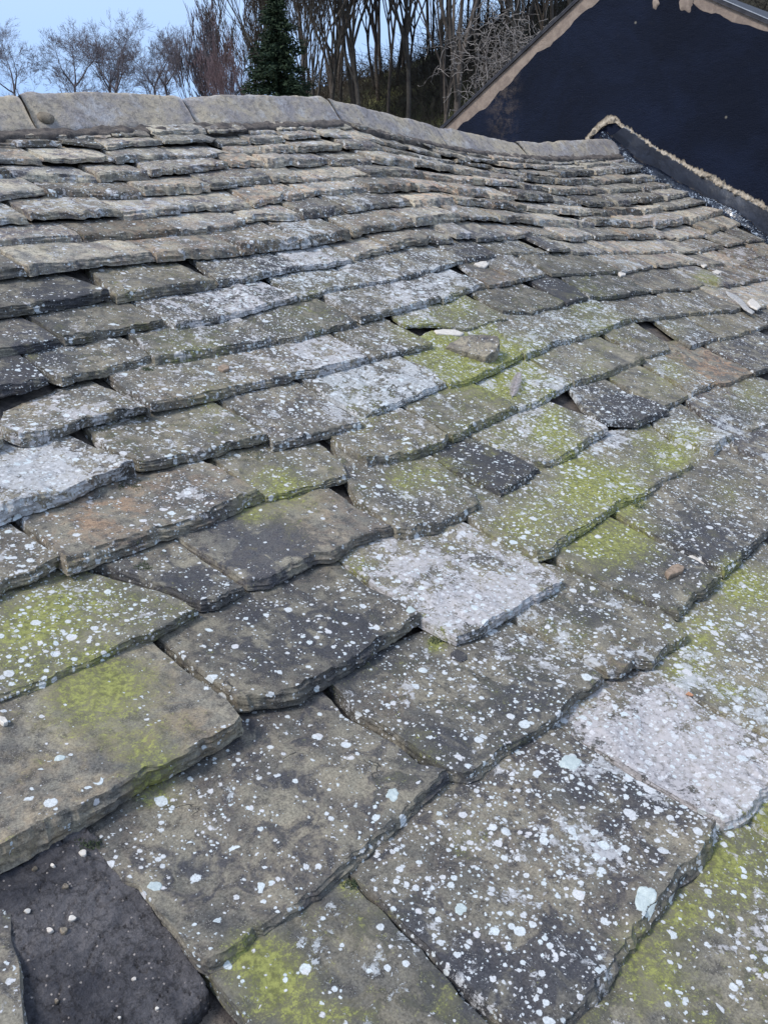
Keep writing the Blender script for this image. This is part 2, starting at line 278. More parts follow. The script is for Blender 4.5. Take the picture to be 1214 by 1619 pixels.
# ------------------------------------------------------------------ slate builder
def polyline(pts, n, lam=None):
    pts = np.array(pts, float); d = np.r_[0, np.cumsum(np.linalg.norm(np.diff(pts, axis=0), axis=1))]
    q = np.linspace(0, d[-1], n) if lam is None else lam*d[-1]
    return np.stack([np.interp(q, d, pts[:, i]) for i in range(pts.shape[1])], 1)
def slate_mesh(left, tail, right, T, seed, dz=.004, cell=.011, spec=None, far=False, chamf=None, over=.11):
    """left: tail->head, tail: left->right, right: tail->head; XY points on the roof. Returns verts, faces, attrs"""
    rnd = random.Random(seed)
    left, tail, right = [np.array(a, float)[:, :2] for a in (left, tail, right)]
    W = np.linalg.norm(tail[-1]-tail[0]); G = .5*(np.linalg.norm(left[-1]-left[0])+np.linalg.norm(right[-1]-right[0]))
    g_vis = max(G-over, .04)
    ns = int(np.clip(W/cell, 8, 62)); ntt = int(np.clip(G/cell, 6, 46))
    ch = T*rnd.uniform(.12, .45) if chamf is None else chamf*T
    si = .5*ch/W; ti = ch/G
    sv_ = np.r_[0, np.linspace(si, 1-si, ns), 1]; tv = np.r_[0, np.linspace(ti, 1, ntt)]
    Bc = polyline(tail, 0, sv_); Lc = polyline(left, 0, tv); Rc = polyline(right, 0, tv)
    Hc = left[-1][None]*(1-sv_[:, None]) + right[-1][None]*sv_[:, None]
    # ragged natural edges
    amp = .008 if not far else .013
    nB = np.array([mn.noise(Vector((p[0]*10, p[1]*10, seed*1.7)))*amp*(.7 if far else .45) + mn.noise(Vector((p[0]*60, p[1]*60, seed)))*amp*.45 + min(1, max(0, (mn.noise(Vector((p[0]*13, 3, seed*2.3)))-.22)*9))*amp*(1.7 if far else 1.1) + min(1, max(0, (mn.noise(Vector((p[0]*34, 9, seed*2.3)))-.2)*9))*amp*.8 for p in Bc])
    Bc = Bc + np.stack([0*nB, nB*.6], 1)
    nL = np.array([mn.noise(Vector((p[0]*16, p[1]*16, seed*2.7)))*amp*.8 for p in Lc]); Lc = Lc+np.stack([nL, 0*nL], 1)
    nR = np.array([mn.noise(Vector((p[0]*16, p[1]*16, seed*3.7)))*amp*.8 for p in Rc]); Rc = Rc+np.stack([nR, 0*nR], 1)
    Lc[0] = Bc[0]; Rc[0] = Bc[-1]
    s = sv_[None, :, None]; t = tv[:, None, None]
    P = (1-t)*Bc[None]+t*Hc[None]+(1-s)*Lc[:, None]+s*Rc[:, None]-((1-s)*(1-t)*Bc[0]+s*(1-t)*Bc[-1]+(1-s)*t*Lc[-1]+s*t*Rc[-1])
    nt_, ns_ = P.shape[:2]
    d = tv[:, None]*G*np.ones((1, ns_))
    tilt = rnd.uniform(-.004, .004)
    H = dz + T*(1-d/g_vis)
    Z = np.zeros((nt_, ns_)); base = np.zeros((nt_, ns_)); relief = np.zeros((nt_, ns_))
    so_ = seed*7.31
    for i in range(nt_):
        for j in range(ns_):
            x, y = P[i, j]; base[i, j] = zs(x, y)
            a = mn.noise(Vector((x*3.2+so_, y*3.2, 1.3)))*.006
            if not far:
                q = mn.noise(Vector((x*6+so_, y*4.5, 4.1)))*1.6+mn.noise(Vector((x*17+so_, y*13, 2.2)))*.5
                st = min(1, max(0, (q-.42)*14))+min(1, max(0, (-.55-q)*14))*-.8        # a split bedding layer
                a += st*.006 + (min(1, max(0, (mn.noise(Vector((x*5.5+so_, y*8, 11.)))-.28)*30))*-.004) + mn.noise(Vector((x*9+so_, y*7, 8.2)))*.004 + mn.noise(Vector((x*60, y*60, so_)))*.0012 + mn.noise(Vector((x*28, y*24, so_)))*.0018
            else:
                a += mn.noise(Vector((x*22, y*18, so_)))*.004
            fk_ = mn.noise(Vector((x*8+so_, y*8, 5.5)))+.5*mn.noise(Vector((x*21+so_, y*21, 5.5)))+.02-d[i, j]/.035     # flaked-off arris
            a -= min(1, max(0, fk_*14))*T*(.12 if not far else .2)
            relief[i, j] = a
    for j in range(1, ns_-1):      # chipped, uneven top arris
        q = .65+.9*abs(mn.noise(Vector((P[0, j, 0]*13, P[0, j, 1]*13, so_+3))))+.4*abs(mn.noise(Vector((P[0, j, 0]*45, P[0, j, 1]*45, so_+3))))
        P[1, j] = P[0, j]+(P[1, j]-P[0, j])*q
    edge = np.minimum(np.minimum(s[:, :, 0]*W, (1-s[:, :, 0])*W), t[:, :, 0]*G)
    rr = .22*T
    rn = np.clip(1-(edge-0)/rr, 0, 1)**2*T*.10
    Z = base+H+relief+tilt-rn
    Z[:2] += (Z[2:3]-Z[:2])*.35 if not far else 0
    # perimeter (i=0 row and j=0/last columns) are the bottom arris
    nlev = 8 if not far else 4
    verts = []; faces = []
    Tbot = np.minimum(T, T*.95)
    top_id = {}
    for i in range(1, nt_):
        for j in range(1, ns_-1):
            top_id[i, j] = len(verts); verts.append((P[i, j, 0], P[i, j, 1], Z[i, j]))
    for i in range(1, nt_-1):
        for j in range(1, ns_-2):
            faces.append((top_id[i, j], top_id[i, j+1], top_id[i+1, j+1], top_id[i+1, j]))
    n_top = len(faces)
    # perimeter path: left side head->tail, tail left->right, right side tail->head
    kf = .18 if far else .12
    path = [((i, 1), (i, 0), 0) for i in range(nt_-1, 1, -1)] + [((1, 1), (0, 0), 1)] + [((1, j), (0, j), 1) for j in range(2, ns_-2)] + [((1, ns_-2), (0, ns_-1), 1)] + [((i, ns_-2), (i, ns_-1), 0) for i in range(2, nt_)]
    prev = []
    for a, b, c in path: prev.append(len(verts)); verts.append((P[a][0], P[a][1], Z[a]))
    rings = [prev]
    for l in range(1, nlev+1):
        f = l/nlev; ring = []
        for (a, b, istail) in path:
            A = np.array([*P[a], Z[a]]); Bm = np.array([*P[b], base[b]+dz+T*(1-d[b]/g_vis)-T*.93])
            Q = A*(1-f)+Bm*f
            if l < nlev:
                k = mn.noise(Vector((Q[0]*9+so_, Q[1]*9, l*(1.5 if far else .5))))*kf*T + mn.noise(Vector((Q[0]*38, Q[1]*38, l*(1.6 if far else .7)+so_)))*kf*T
                ledge = mn.noise(Vector((Q[0]*3.1+so_, l*(7.7 if far else 3.1), 1.9)))*(.14 if far else .07)*T
                if istail: Q[1] -= k+ledge+.06*T*math.sin(f*math.pi); Q[2] += k*.3
                else: Q[0] += (k*.5+ledge*.4)*(-1 if a[1] == 1 else 1)
            ring.append(len(verts)); verts.append(tuple(Q))
        rings.append(ring)
    for a, b in zip(rings[:-1], rings[1:]):
        for k in range(len(a)-1): faces.append((a[k], b[k], b[k+1], a[k+1]))
    # head end and underside
    head = [top_id[nt_-1, j] for j in range(1, ns_-1)]
    faces.append(tuple([rings[l][0] for l in range(nlev, -1, -1)]+head+[rings[l][-1] for l in range(nlev+1)]))
    faces.append(tuple(rings[-1][::-1]))
    V = np.array(verts); X, Y = V[:, 0], V[:, 1]
    sp = spec or {}
    lich = (sp.get('l', rnd.uniform(.22, .62))-.45)*2.5+.54 + blob('l', X, Y)*1.5
    moss = .06 + sp.get('m', rnd.uniform(-.08, .16)) + blob('m', X, Y)*.88
    dark = .06+sp.get('d', rnd.uniform(0, .4)) + blob('d', X, Y)
    warm = sp.get('w', rnd.uniform(0, .25)) + blob('w', X, Y)
    tone = np.full(len(V), sp.get('t', rnd.uniform(.3, .62)))
    crust = sp.get('c', rnd.uniform(-.2, .15)) - .02 + blob('c', X, Y)*.74
    pk = np.full(len(V), sp.get('p', rnd.uniform(.1, .8)))
    # contact strip and faces carry less lichen
    g = np.clip(np.stack([lich, moss, dark, pk], 1), -1, 2); st_ = np.clip(np.stack([warm, tone, crust, np.ones(len(V))], 1), -1, 2)
    return verts, faces, g, st_, n_top
# ------------------------------------------------------------------ the traced near slates (photo pixels seated on the roof surface)
# left joint (head to tail) | tail edge (left to right) | right joint (tail to head) ; thickness ; material wear
NEAR = '''-160,1380 -130,1500|-120,1760 60,1690|48,1619 38,1545 25,1465 8,1390;.03;l.6 t.5
300,1500 430,1680|610,1880 900,1740|770,1619 690,1530 640,1480 600,1440 555,1393;.032;l.25 m.15 t.42 d.2
555,1400 600,1440 640,1485 700,1545|860,1700 900,1655 940,1619 970,1580 1010,1510 1060,1440 1075,1415 1105,1390 1138,1340|1130,1310 1080,1280 1010,1238 950,1195 892,1155;.036;l.62 t.40 d.25 c.0 p.5
893,1157 960,1200 1020,1240 1100,1290|1142,1320 1165,1314 1180,1305 1214,1262 1290,1190|1290,1205 1214,1168 1110,1115 1070,1080 1030,1062;.033;l.7 t.5 c.25 p1 d.0
1035,1070 1110,1118 1214,1172|1310,1225 1440,1090|1380,1000 1300,930 1230,870;.032;l.72 m.15 t.5 c.1 p.3
780,1640 830,1700|950,1900 1520,1560|1400,1410 1214,1322 1180,1302;.034;l.35 m.2 t.42 c-.05
1180,1300 1214,1320|1440,1430 1560,1330|1400,1230 1300,1180;.03;l.3 m.5 t.5
130,1318 150,1345 172,1375 195,1400 215,1405 240,1440 290,1505|312,1538 335,1549 362,1537 400,1508 430,1485 500,1437 547,1392 610,1335 650,1297 700,1250 711,1240|665,1205 620,1170 598,1158 560,1138 520,1100;.034;l.40 m-.05 t.42 w.1 c-.2
533,1095 560,1125 600,1150 650,1187 700,1227|738,1243 760,1234 800,1203 845,1172 880,1150 905,1120 952,1087|955,1075 900,1035 850,1003 818,983;.032;l.42 t.40 d.25 c-.05
820,985 860,1012 930,1060|962,1080 985,1077 1000,1060 1030,1064 1048,1042 1086,1022|1085,1003 1060,980 1000,950 920,915 870,893;.026;l.5 t.42 d.2 c.05 p.4
882,888 920,912 985,946 1045,972|1072,986 1082,975 1095,956 1115,950 1138,922|1137,912 1100,890 1040,860 975,822;.03;l.40 m.12 t.44
970,812 1040,858 1100,888|1143,918 1165,902 1190,873 1214,852 1310,770|1290,750 1230,700 1175,655;.028;l.55 t.42 d.15 c-.05
-140,1080 -110,1160|-80,1450 0,1391 30,1376 130,1321 185,1287 222,1262 300,1220 345,1195 388,1163|385,1145 350,1105 300,1065 253,1022;.05;l.12 m.08 t.52 w.2 c-.3 d-.1
258,1018 300,1060 340,1093 375,1122|395,1130 430,1126 475,1118 520,1090 580,1050 630,1015 669,988|665,972 640,955 590,932 560,910 540,890;.042;l.40 m.0 t.38 d.1 c-.3
543,893 575,918 620,950 665,990 700,1010|723,1027 735,1021 760,1012 800,985 845,960 889,937|885,918 850,890 790,860 732,825;.028;l.8 t.50 c.3 p.9 d-.1
-150,980 -120,1030|-100,1190 0,1127 20,1120 80,1100 150,1060 210,1030 260,1010 316,974|312,965 270,940 210,920 160,903;.036;l.55 m.25 t.45 d.15 c-.05
170,902 230,925 280,948|320,973 345,968 389,943|388,930 350,908 320,888 283,853;.032;l.38 t.42 d.2 c-.2
278,853 300,870 330,890 370,920|392,940 430,936 470,915 495,900 530,895 560,870 600,858 624,850|620,838 600,828 560,805 520,775;.032;l.2 t.52 w.25 d.2 c-.3
530,718 548,765 560,795 600,827|627,855 650,857 690,848 720,835 756,813|752,780 720,752 680,720;.032;l.62 t.42 m.1 c.0
700,785 740,825 765,850 800,868|850,893 875,885 905,858 935,840 975,810 1021,793|1020,778 980,762 940,748 895,728;.028;l.7 m.2 t.5 c.05
895,728 930,750 990,778|1026,788 1040,776 1070,762 1094,743|1090,730 1065,705 1035,675;.026;l.4 m.1 t.45 d.1
683,722 710,745 745,765|790,794 810,785 855,756|850,742 800,718 745,692;.034;l.45 t.32 d.5 c-.15
745,690 775,705 800,722 840,740|862,746 880,742 910,725 930,706 961,690|958,675 920,655 865,630;.03;l.65 m.15 t.48 c.1
898,615 920,650 950,672|1008,680 1030,670 1058,659|1052,650 1030,638 990,622 960,603;.022;l.6 t.38 d.45 c0
1042,680 1060,695 1100,713|1127,726 1140,713 1161,704|1150,690 1110,665 1080,640;.034;l.65 t.5 c.15
1085,640 1120,672 1150,700|1165,722 1195,733 1214,745 1300,705|1260,680 1170,632;.022;l.3 w.4 t.5
-100,860 -80,900|-60,985 0,950 15,936 50,930 85,906 100,897|97,885 70,862 33,835;.036;l.75 t.42 d.2 c.1
38,833 55,850 80,880|108,917 150,905 200,885 280,856 340,835 400,806 419,797|415,782 370,757 328,730;.044;l.4 w.4 t.46 c-.05
345,733 380,762 405,785|422,801 470,790 520,775 551,765|550,752 542,735 508,697;.03;l.5 m.15 t.44 c-.1
-90,740 -80,780|-60,862 0,838 50,820 110,800 160,775 216,751|215,738 190,728 150,705 118,688;.052;l.7 t.52 c.3 p.5
0,668 -2,680|6,700 35,712 60,711 100,695 140,680 200,665 240,657|236,648 200,625 160,602;.044;l.55 t.46 w.1 c.1
-110,660 -100,680|-70,740 8,714|4,695 -40,655;.035;t.5
148,690 170,714 200,735|223,751 260,745 300,736 345,727 370,715 400,710 424,701|422,690 390,665 345,637;.034;l.5 t.45 c.05
352,638 385,663 420,690|432,716 460,711 500,700 572,683|570,667 520,635 480,608;.03;l.6 t.45 c.1 m.0
488,610 530,640 565,660|578,667 610,656 650,640 706,616|703,606 680,590 636,566;.02;l.7 t.45 c.2 m.1
515,688 540,713 565,735|582,747 605,743 650,733 700,715 711,702|708,692 675,668 632,645;.034;l.55 t.44 c.0 m.15
640,646 665,663 700,688|716,703 725,701 740,690 780,672 817,655|815,642 790,627 745,605;.028;l.35 m.25 t.42 c-.05
750,606 790,632|820,656 840,650 870,635 906,613|903,600 880,585 845,570;.028;l.6 m.35 t.48 c.2
-110,580 -95,610|-70,650 0,635 25,628 40,628 79,612|75,600 60,583 38,565;.036;l.35 t.36 d.45
40,565 60,585 78,600|100,614 130,606 165,600 200,590 240,577|238,566 220,552 196,532;.028;l.55 m.1 t.46 c.0
172,598 200,625|240,656 300,646 350,635 400,620 450,612 470,602 500,601 540,590 583,578|582,567 560,553 525,530;.030;l.65 t.42 c.12 d.1
525,527 560,551|586,577 620,568 680,554|684,545 660,530 618,507;.026;l.55 m.1 t.42 c.05
640,568 665,590 690,603|712,618 735,615 780,595 826,570|822,555 805,530 770,500;.026;l.5 m.55 t.48 c.05
765,500 800,540|830,572 860,560 880,548 904,545 940,535 998,511|996,502 970,490 940,475;.026;l.6 m.15 t.46 c.2
835,568 870,595|908,614 940,607 960,600 990,587 1018,577|1016,566 980,550 935,525;.028;l.25 m.1 t.5 c-.2
960,598 985,615 1010,630|1050,652 1070,645 1087,634|1080,622 1050,603 1010,578;.022;l.25 m.15 t.5 c-.2
1012,576 1045,595 1070,612|1092,632 1105,625 1131,613|1128,603 1100,585 1040,557;.026;l.45 m.1 t.46
1042,556 1080,580 1115,600|1138,616 1150,614 1165,605 1189,595|1185,586 1150,570 1105,545;.024;l.15 w.9 t.52 c-.2
1108,543 1150,570|1193,598 1214,590 1300,568|1260,550 1180,515;.024;l.45 t.44
1086,630 1110,650 1150,672|1187,691 1214,681 1290,645|1250,620 1185,585;.03;l.6 t.42 d.2
-100,520 -90,540|-60,585 0,570 50,561 97,547|93,537 70,520 42,502;.034;l.35 t.46
46,501 75,525|104,551 130,547 180,535 220,528 261,520|260,511 235,495 208,478;.034;l.4 t.42 d.1
212,480 240,500|280,528 310,521 350,514 400,500 430,491 472,480|470,468 440,455 412,442;.026;l.75 t.45 c.25
200,531 225,555|246,584 280,578 340,570 400,558 437,550|436,540 415,525 382,505;.03;l.5 m.1 t.45 c.05
384,506 410,525 430,537|441,549 470,545 510,533 562,520|565,510 540,495 502,472;.028;l.4 m.1 t.42 c-.1
510,470 545,495|571,516 600,508 650,494 696,481|695,470 675,460 645,445;.028;l.6 t.46 c.15
648,446 672,462|701,483 735,468 766,457|764,448 745,440 718,427;.026;l.65 t.48 c.2
622,505 632,515|642,521 690,520 739,527 770,516 803,509|800,500 775,488 740,470;.015;l.5 m.3 t.5 c.05
745,463 770,482|795,498 840,501 870,494 892,487|890,478 865,465 830,450;.024;l.4 t.38 d.35
848,453 870,470|896,487 928,479|928,470 910,455 885,442;.024;l.3 t.34 d.5
888,442 910,458|931,478 970,476 1000,470 1028,466|1026,457 1000,445 970,434;.022;l.3 t.38 d.4
968,432 995,448|1031,467 1070,462|1071,454 1050,442 1015,428;.02;l.3 t.42
1012,428 1045,445|1073,462 1086,463 1118,455|1116,446 1098,437 1070,425;.02;l.3 t.44
945,477 985,500|1000,511 1040,508 1088,502|1086,494 1065,480 1030,464;.022;l.5 t.42 c.05
1034,464 1070,488|1090,503 1140,497|1141,488 1118,474 1085,460;.022;l.5 t.42 c.1
1088,460 1115,478|1143,498 1160,498 1178,491|1176,482 1155,470 1125,456;.022;l.2 t.48
948,525 985,550|1020,571 1055,560|1058,548 1035,530 995,503;.022;l.5 m.1 t.42
1030,505 1060,530|1090,554 1132,541|1132,531 1110,518 1080,500;.022;l.45 t.44
1082,500 1110,520|1137,544 1183,531|1182,521 1160,508 1128,495;.022;l.4 t.44
1128,494 1160,510|1186,529 1212,520|1210,510 1195,500 1170,486;.022;l.4 t.44
1172,484 1190,498|1216,518 1290,505|1280,490 1230,470;.022;l.4 t.42
425,441 450,460|478,479 500,475 520,466 560,461 580,455|580,446 560,435 528,423;.022;l.6 t.44 c.1
533,423 560,440|583,455 620,450 662,438|661,429 645,420 615,403;.022;l.65 t.46 c.2
618,403 640,418|665,437 700,428 733,418|731,409 715,400 688,389;.02;l.6 t.46 c.15
690,389 712,402|738,418 765,415 783,411|781,403 765,392 752,384;.024;l.4 t.38 d.3
725,421 745,438|773,458 790,457 814,452|812,444 795,434 762,418;.018;l.2 w.6 t.56
762,417 790,435|816,451 861,440|862,435 840,420 808,404;.018;l.55 t.44 d.1 c.1
752,383 775,395|798,407 868,404|866,399 848,392 822,380;.016;l.5 t.46
818,404 850,425|873,441 910,439 945,438 980,436|978,428 955,415 922,400;.022;l.35 t.40 d.2
-90,455 -80,470|-60,522 0,508 60,500 120,490 175,478|174,466 150,452 118,438;.044;l.3 t.38 d.2
148,436 165,455|186,484 220,478 270,470 310,465 343,459|341,448 320,435 288,418;.038;l.35 w.2 t.48
308,416 330,438|346,458 400,449 440,439 477,431|476,422 455,410 430,402;.026;l.6 t.45 c.15
430,400 455,412|478,431 520,427 559,420|558,411 540,402 522,391;.022;l.65 t.48 c.2'''
# ------------------------------------------------------------------ the upper courses: contact line of each course (photo pixels) and the joints seen in it
ROWS = [
 ([(-80, 456), (0, 452), (48, 447), (64, 444), (248, 423), (310, 417), (382, 410), (476, 401), (491, 398), (558, 383), (610, 372), (654, 366), (730, 358), (786, 357), (832, 358), (910, 363), (942, 363), (996, 366), (1032, 366), (1090, 357), (1144, 341), (1160, 338)], [-40, 48, 248, 382, 476, 558, 656, 730, 790, 845, 910, 942, 996, 1035, 1090]),
 ([(-80, 404), (0, 398), (135, 388), (290, 378), (380, 370), (398, 358), (478, 355), (548, 343), (610, 337), (654, 333), (722, 330), (779, 335), (835, 339), (886, 342), (910, 346), (1016, 345), (1050, 339), (1113, 329), (1125, 328)], [-70, 134, 289, 392, 478, 548, 654, 722, 779, 835, 886, 938, 975, 1016, 1050]),
 ([(-80, 366), (0, 362), (48, 360), (100, 357), (197, 352), (310, 342), (402, 338), (438, 328), (484, 320), (585, 311), (610, 311), (661, 309), (692, 307), (722, 316), (776, 319), (817, 321), (876, 325), (910, 328), (932, 330), (975, 330), (1009, 326), (1052, 323), (1085, 315), (1100, 313)], [-30, 50, 197, 312, 402, 484, 585, 661, 722, 776, 817, 876, 920, 975, 1010, 1052]),
 ([(-80, 336), (0, 329), (75, 318), (150, 318), (230, 318), (310, 311), (336, 309), (430, 296), (478, 294), (585, 286), (671, 288), (710, 294), (769, 297), (812, 301), (871, 309), (904, 312), (963, 311), (1016, 306), (1058, 302), (1075, 301)], [75, 230, 336, 432, 480, 585, 671, 769, 822, 871, 930, 963, 1016]),
 ([(-80, 292), (20, 290), (90, 292), (160, 293), (240, 287), (310, 281), (365, 274), (420, 273), (520, 265), (590, 263), (659, 270), (720, 278), (776, 284), (822, 290), (904, 297), (955, 297), (1024, 289), (1040, 288), (1052, 287)], [20, 158, 240, 365, 421, 472, 523, 592, 657, 720, 776, 830, 880, 955, 1000]),
 ([(-80, 262), (0, 262), (70, 266), (185, 265), (280, 257), (310, 255), (365, 250), (418, 247), (455, 245), (545, 242), (610, 245), (722, 262), (758, 269), (820, 279), (870, 284), (904, 284), (960, 281), (1014, 275), (1028, 274)], [-20, 70, 185, 280, 365, 418, 470, 545, 610, 665, 722, 780, 830, 885, 940, 985]),
 ([(-80, 241), (0, 240), (100, 238), (170, 243), (205, 238), (310, 235), (360, 234), (430, 230), (480, 224), (560, 226), (620, 235), (700, 253), (780, 266), (860, 272), (930, 268), (1000, 259), (1012, 258)], [30, 100, 170, 260, 345, 395, 455, 510, 560, 610, 650, 700, 745, 790, 830, 880, 925, 965]),
 ([(-80, 228), (0, 226), (100, 225), (205, 224), (310, 220), (430, 215), (480, 211), (560, 210), (620, 224), (700, 243), (780, 257), (860, 262), (930, 260), (1000, 252), (1005, 252)], [40, 110, 180, 240, 330, 395, 440, 500, 560, 600, 640, 690, 740, 780, 830, 870, 910, 955]),
]
EXTRA = [   # stretches of lower courses at the right, under the flashing
 ([(868, 404), (904, 405), (968, 406), (1016, 405), (1071, 406), (1103, 405), (1129, 397), (1180, 387), (1210, 384)], [868, 904, 968, 1016, 1071, 1105, 1147, 1181, 1210]),
 ([(983, 437), (1034, 430), (1088, 424), (1118, 427), (1150, 426), (1180, 418), (1214, 410), (1300, 395)], [983, 1034, 1088, 1118, 1150, 1178, 1216, 1255, 1300]),
 ([(1119, 460), (1131, 461), (1172, 455), (1214, 444), (1300, 430)], [1119, 1135, 1172, 1216, 1260, 1300]),
 ([(1180, 498), (1200, 496), (1300, 480)], [1180, 1215, 1256, 1300]),
 ([(560, 415), (610, 404), (660, 393), (720, 386), (753, 385), (797, 381), (845, 379), (894, 383), (910, 385), (940, 383), (993, 384), (1040, 382), (1072, 384), (1121, 374), (1172, 358), (1190, 355)], [560, 615, 690, 720, 753, 800, 845, 894, 940, 993, 1040, 1072, 1121, 1150, 1175]),
]
rnd_g = random.Random(77)
slates = []      # (left, tail, right, T, seed, spec, far, screen size)
def ext(a, b, e):
    a, b = np.array(a[:2]), np.array(b[:2]); u = b-a; return b+u/np.linalg.norm(u)*e
sid = 0
for ln in NEAR.split('\n'):
    geo_, T, sp = ln.split(';'); T = float(T)*1.3
    gs = [[tuple(map(float, q.split(','))) for q in g.split()] for g in geo_.split('|')]
    spec = {}
    for q in sp.split(): spec[q[0]] = float(q[1:])
    Lp, Bp, Rp = gs
    tail = [hit(x, y, .004) for x, y in Bp]
    nL = len(Lp); left = [tail[0]]+[hit(x, y, .004+T*.3*(1-(k+1)/(nL))) for k, (x, y) in enumerate(Lp[::-1])]
    nR = len(Rp); right = [tail[-1]]+[hit(x, y, .004+T*.8*(1-(k+.3)/(nR))) for k, (x, y) in enumerate(Rp)]
    # keep the joint from folding back over the tail
    left = [p[:2] for p in left]; right = [p[:2] for p in right]
    left.append(ext(left[-2], left[-1], .11)); right.append(ext(right[-2], right[-1], .11))
    xs = [p[0] for p in Lp+Bp+Rp]; ys = [p[1] for p in Lp+Bp+Rp]
    cx = max(0, min(1214, max(xs))-max(0, min(xs))); cy = max(0, min(1619, max(ys))-max(0, min(ys)))
    slates.append((left, [p[:2] for p in tail], right, T, sid, spec, False, cx*cy)); sid += 1
def yline(poly):
    pts = np.array([hit(x, y, .004)[:2] for x, y in poly]); return pts
rows = [yline(p) for p, j in ROWS]
def Yat(pts, X): return float(np.interp(X, pts[:, 0], pts[:, 1]))
def add_row(poly, joints, upper, T0, far):
    global sid
    pts = yline(poly)
    jx = sorted(set([poly[0][0]]+[j for j in joints]+[poly[-1][0]]))
    for a, b in zip(jx[:-1], jx[1:]):
        if b-a < 8: continue
        ya, yb = np.interp([a, b], [p[0] for p in poly], [p[1] for p in poly])
        gx = rnd_g.uniform(.9, 2.6); tya, tyb = rnd_g.uniform(-2, 2), rnd_g.uniform(-2, 2); A, B = hit(a+gx, ya+tya, .004), hit(b-gx, yb+tyb, .004)
        rnd = random.Random(sid*3+1); ty = rnd.uniform(-1.6, 1.6)
        mid = [hit(x, np.interp(x, [p[0] for p in poly], [p[1] for p in poly])+tya+(tyb-tya)*q_+rnd.uniform(-1.6, 1.6), .004)[:2] for x, q_ in zip(np.linspace(a, b, 6)[1:-1], (.2, .4, .6, .8))]
        dj = rnd.uniform(-.03, .03)
        tail = [A[:2]]+mid+[B[:2]]
        sh = rnd.uniform(-.05, .03); sh2 = rnd.uniform(-.05, .03)
        lh = [A[0]+sh, upper(A[0])+.06]; rh = [B[0]+sh2, upper(B[0])+.06]
        if B[0] > XG+.05: rh[0] = B[0]+.0
        T = T0*rnd.uniform(.65, 1.35)
        spec = {'w': rnd.uniform(-.05, .5), 't': rnd.choice((rnd.uniform(.35, .6), rnd.uniform(.6, 1.1), rnd.uniform(.7, 1.15))), 'l': rnd.uniform(.22, .45), 'c': rnd.uniform(-.1, .2), 'm': rnd.uniform(-.35, .02), 'd': rnd.uniform(-.1, .35)}
        slates.append(([A[:2], lh], tail, [B[:2], rh], T, sid, spec, far, (b-a)*22)); sid += 1
for k in range(len(rows)):
    up = (lambda X, k=k: max(Yat(rows[k+1], X), Yat(rows[k], X)+.05)) if k+1 < len(rows) else (lambda X: YR+.02)
    add_row(ROWS[k][0], ROWS[k][1], up, [.056, .052, .05, .05, .046, .038, .028, .022][k], True)
ex_up = [lambda X: Yat(yl4, X), lambda X: Yat(yl0, X), lambda X: Yat(yl1, X), lambda X: Yat(yl2, X), lambda X: Yat(rows[0], X)]
yl0, yl1, yl2, yl4 = yline(EXTRA[0][0]), yline(EXTRA[1][0]), yline(EXTRA[2][0]), yline(EXTRA[4][0])
for k, (p, j) in enumerate(EXTRA): add_row(p, j, (lambda X, k=k: max(ex_up[k](X), Yat(yline_c[k], X)+.1)), [.034, .034, .032, .032, .038][k], True) if False else None
yline_c = [yline(p) for p, j in EXTRA]
for k, (p, j) in enumerate(EXTRA): add_row(p, j, (lambda X, k=k: max(ex_up[k](X), Yat(yline_c[k], X)+.1)), [.034, .034, .032, .032, .038][k], True)
# slates beyond the picture's edges, so the roof carries on
def outside(P, m=12):
    d = np.asarray(P)-CAM
    if d@CF < .05: return True
    x, y, z = proj(P); return x < -m or x > 1214+m or y > 1619+m
fill = []
Y = -.45
while Y < YR-.1:
    g = .34-.20*max(0, Y)/YR; X = -3.2-random.random()*.3
    while X < XG-.1:
        wd = random.uniform(.3, .6)
        cs = [(X, Y), (X+wd, Y), (X+wd, Y+g), (X, Y+g), (X+wd/2, Y), (X, Y+g/2), (X+wd, Y+g/2)]
        if all(outside((a, b, zs(a, b)+.03)) for a, b in cs) and not any(proj((a, b, zs(a, b)))[2] > .05 and -150 < proj((a, b, zs(a, b)))[0] < 1320 and proj((a, b, zs(a, b)))[1] < 1700 for a, b in cs):
            x0, x1 = X+.006, X+wd-.006
            fill.append(([(x0, Y), (x0, Y+g+.06)], [(x0, Y), ((x0+x1)/2, Y+random.uniform(-.01, .01)), (x1, Y)], [(x1, Y), (x1, Y+g+.06)], random.uniform(.024, .038), sid, None, True, 0)); sid += 1
        X += wd
    Y += g
# ------------------------------------------------------------------ the slate roof
roof = empty('slate_roof', 'old sagging stone slate roof spotted with pale lichen, filling the foreground up to its ridge', 'roof', loc=(2.5, 2.5, zs(2.5, 2.5)-.3))
def park(o, p):      # parent without moving
    o.parent = p; o.matrix_parent_inverse = Matrix.Translation(-Vector(p.location))
    return o
slates.sort(key=lambda q: -q[7])
LAB = {1: 'slate at the bottom edge patched with bright yellow-green moss', 2: 'large slate crowded with pale lichen and one big round lichen disc', 3: 'slate under a pinkish crust of lichen', 12: 'thick plain olive-brown slate', 7: 'slate beside the dark bare patch, chipped along its left edge', 14: 'slate bleached by dense lichen with a torn lower edge', 21: 'small dark charcoal slate', 47: 'reddish brown slate', 27: 'long brown-stained slate', 29: 'thick slate whitened by lichen', 9: 'slate with a broken notched lower edge', 17: 'slate with its top layer split away'}
bulkV, bulkF, bulkG, bulkS, bulkSm = [], [], [], [], []
near_objs = {}
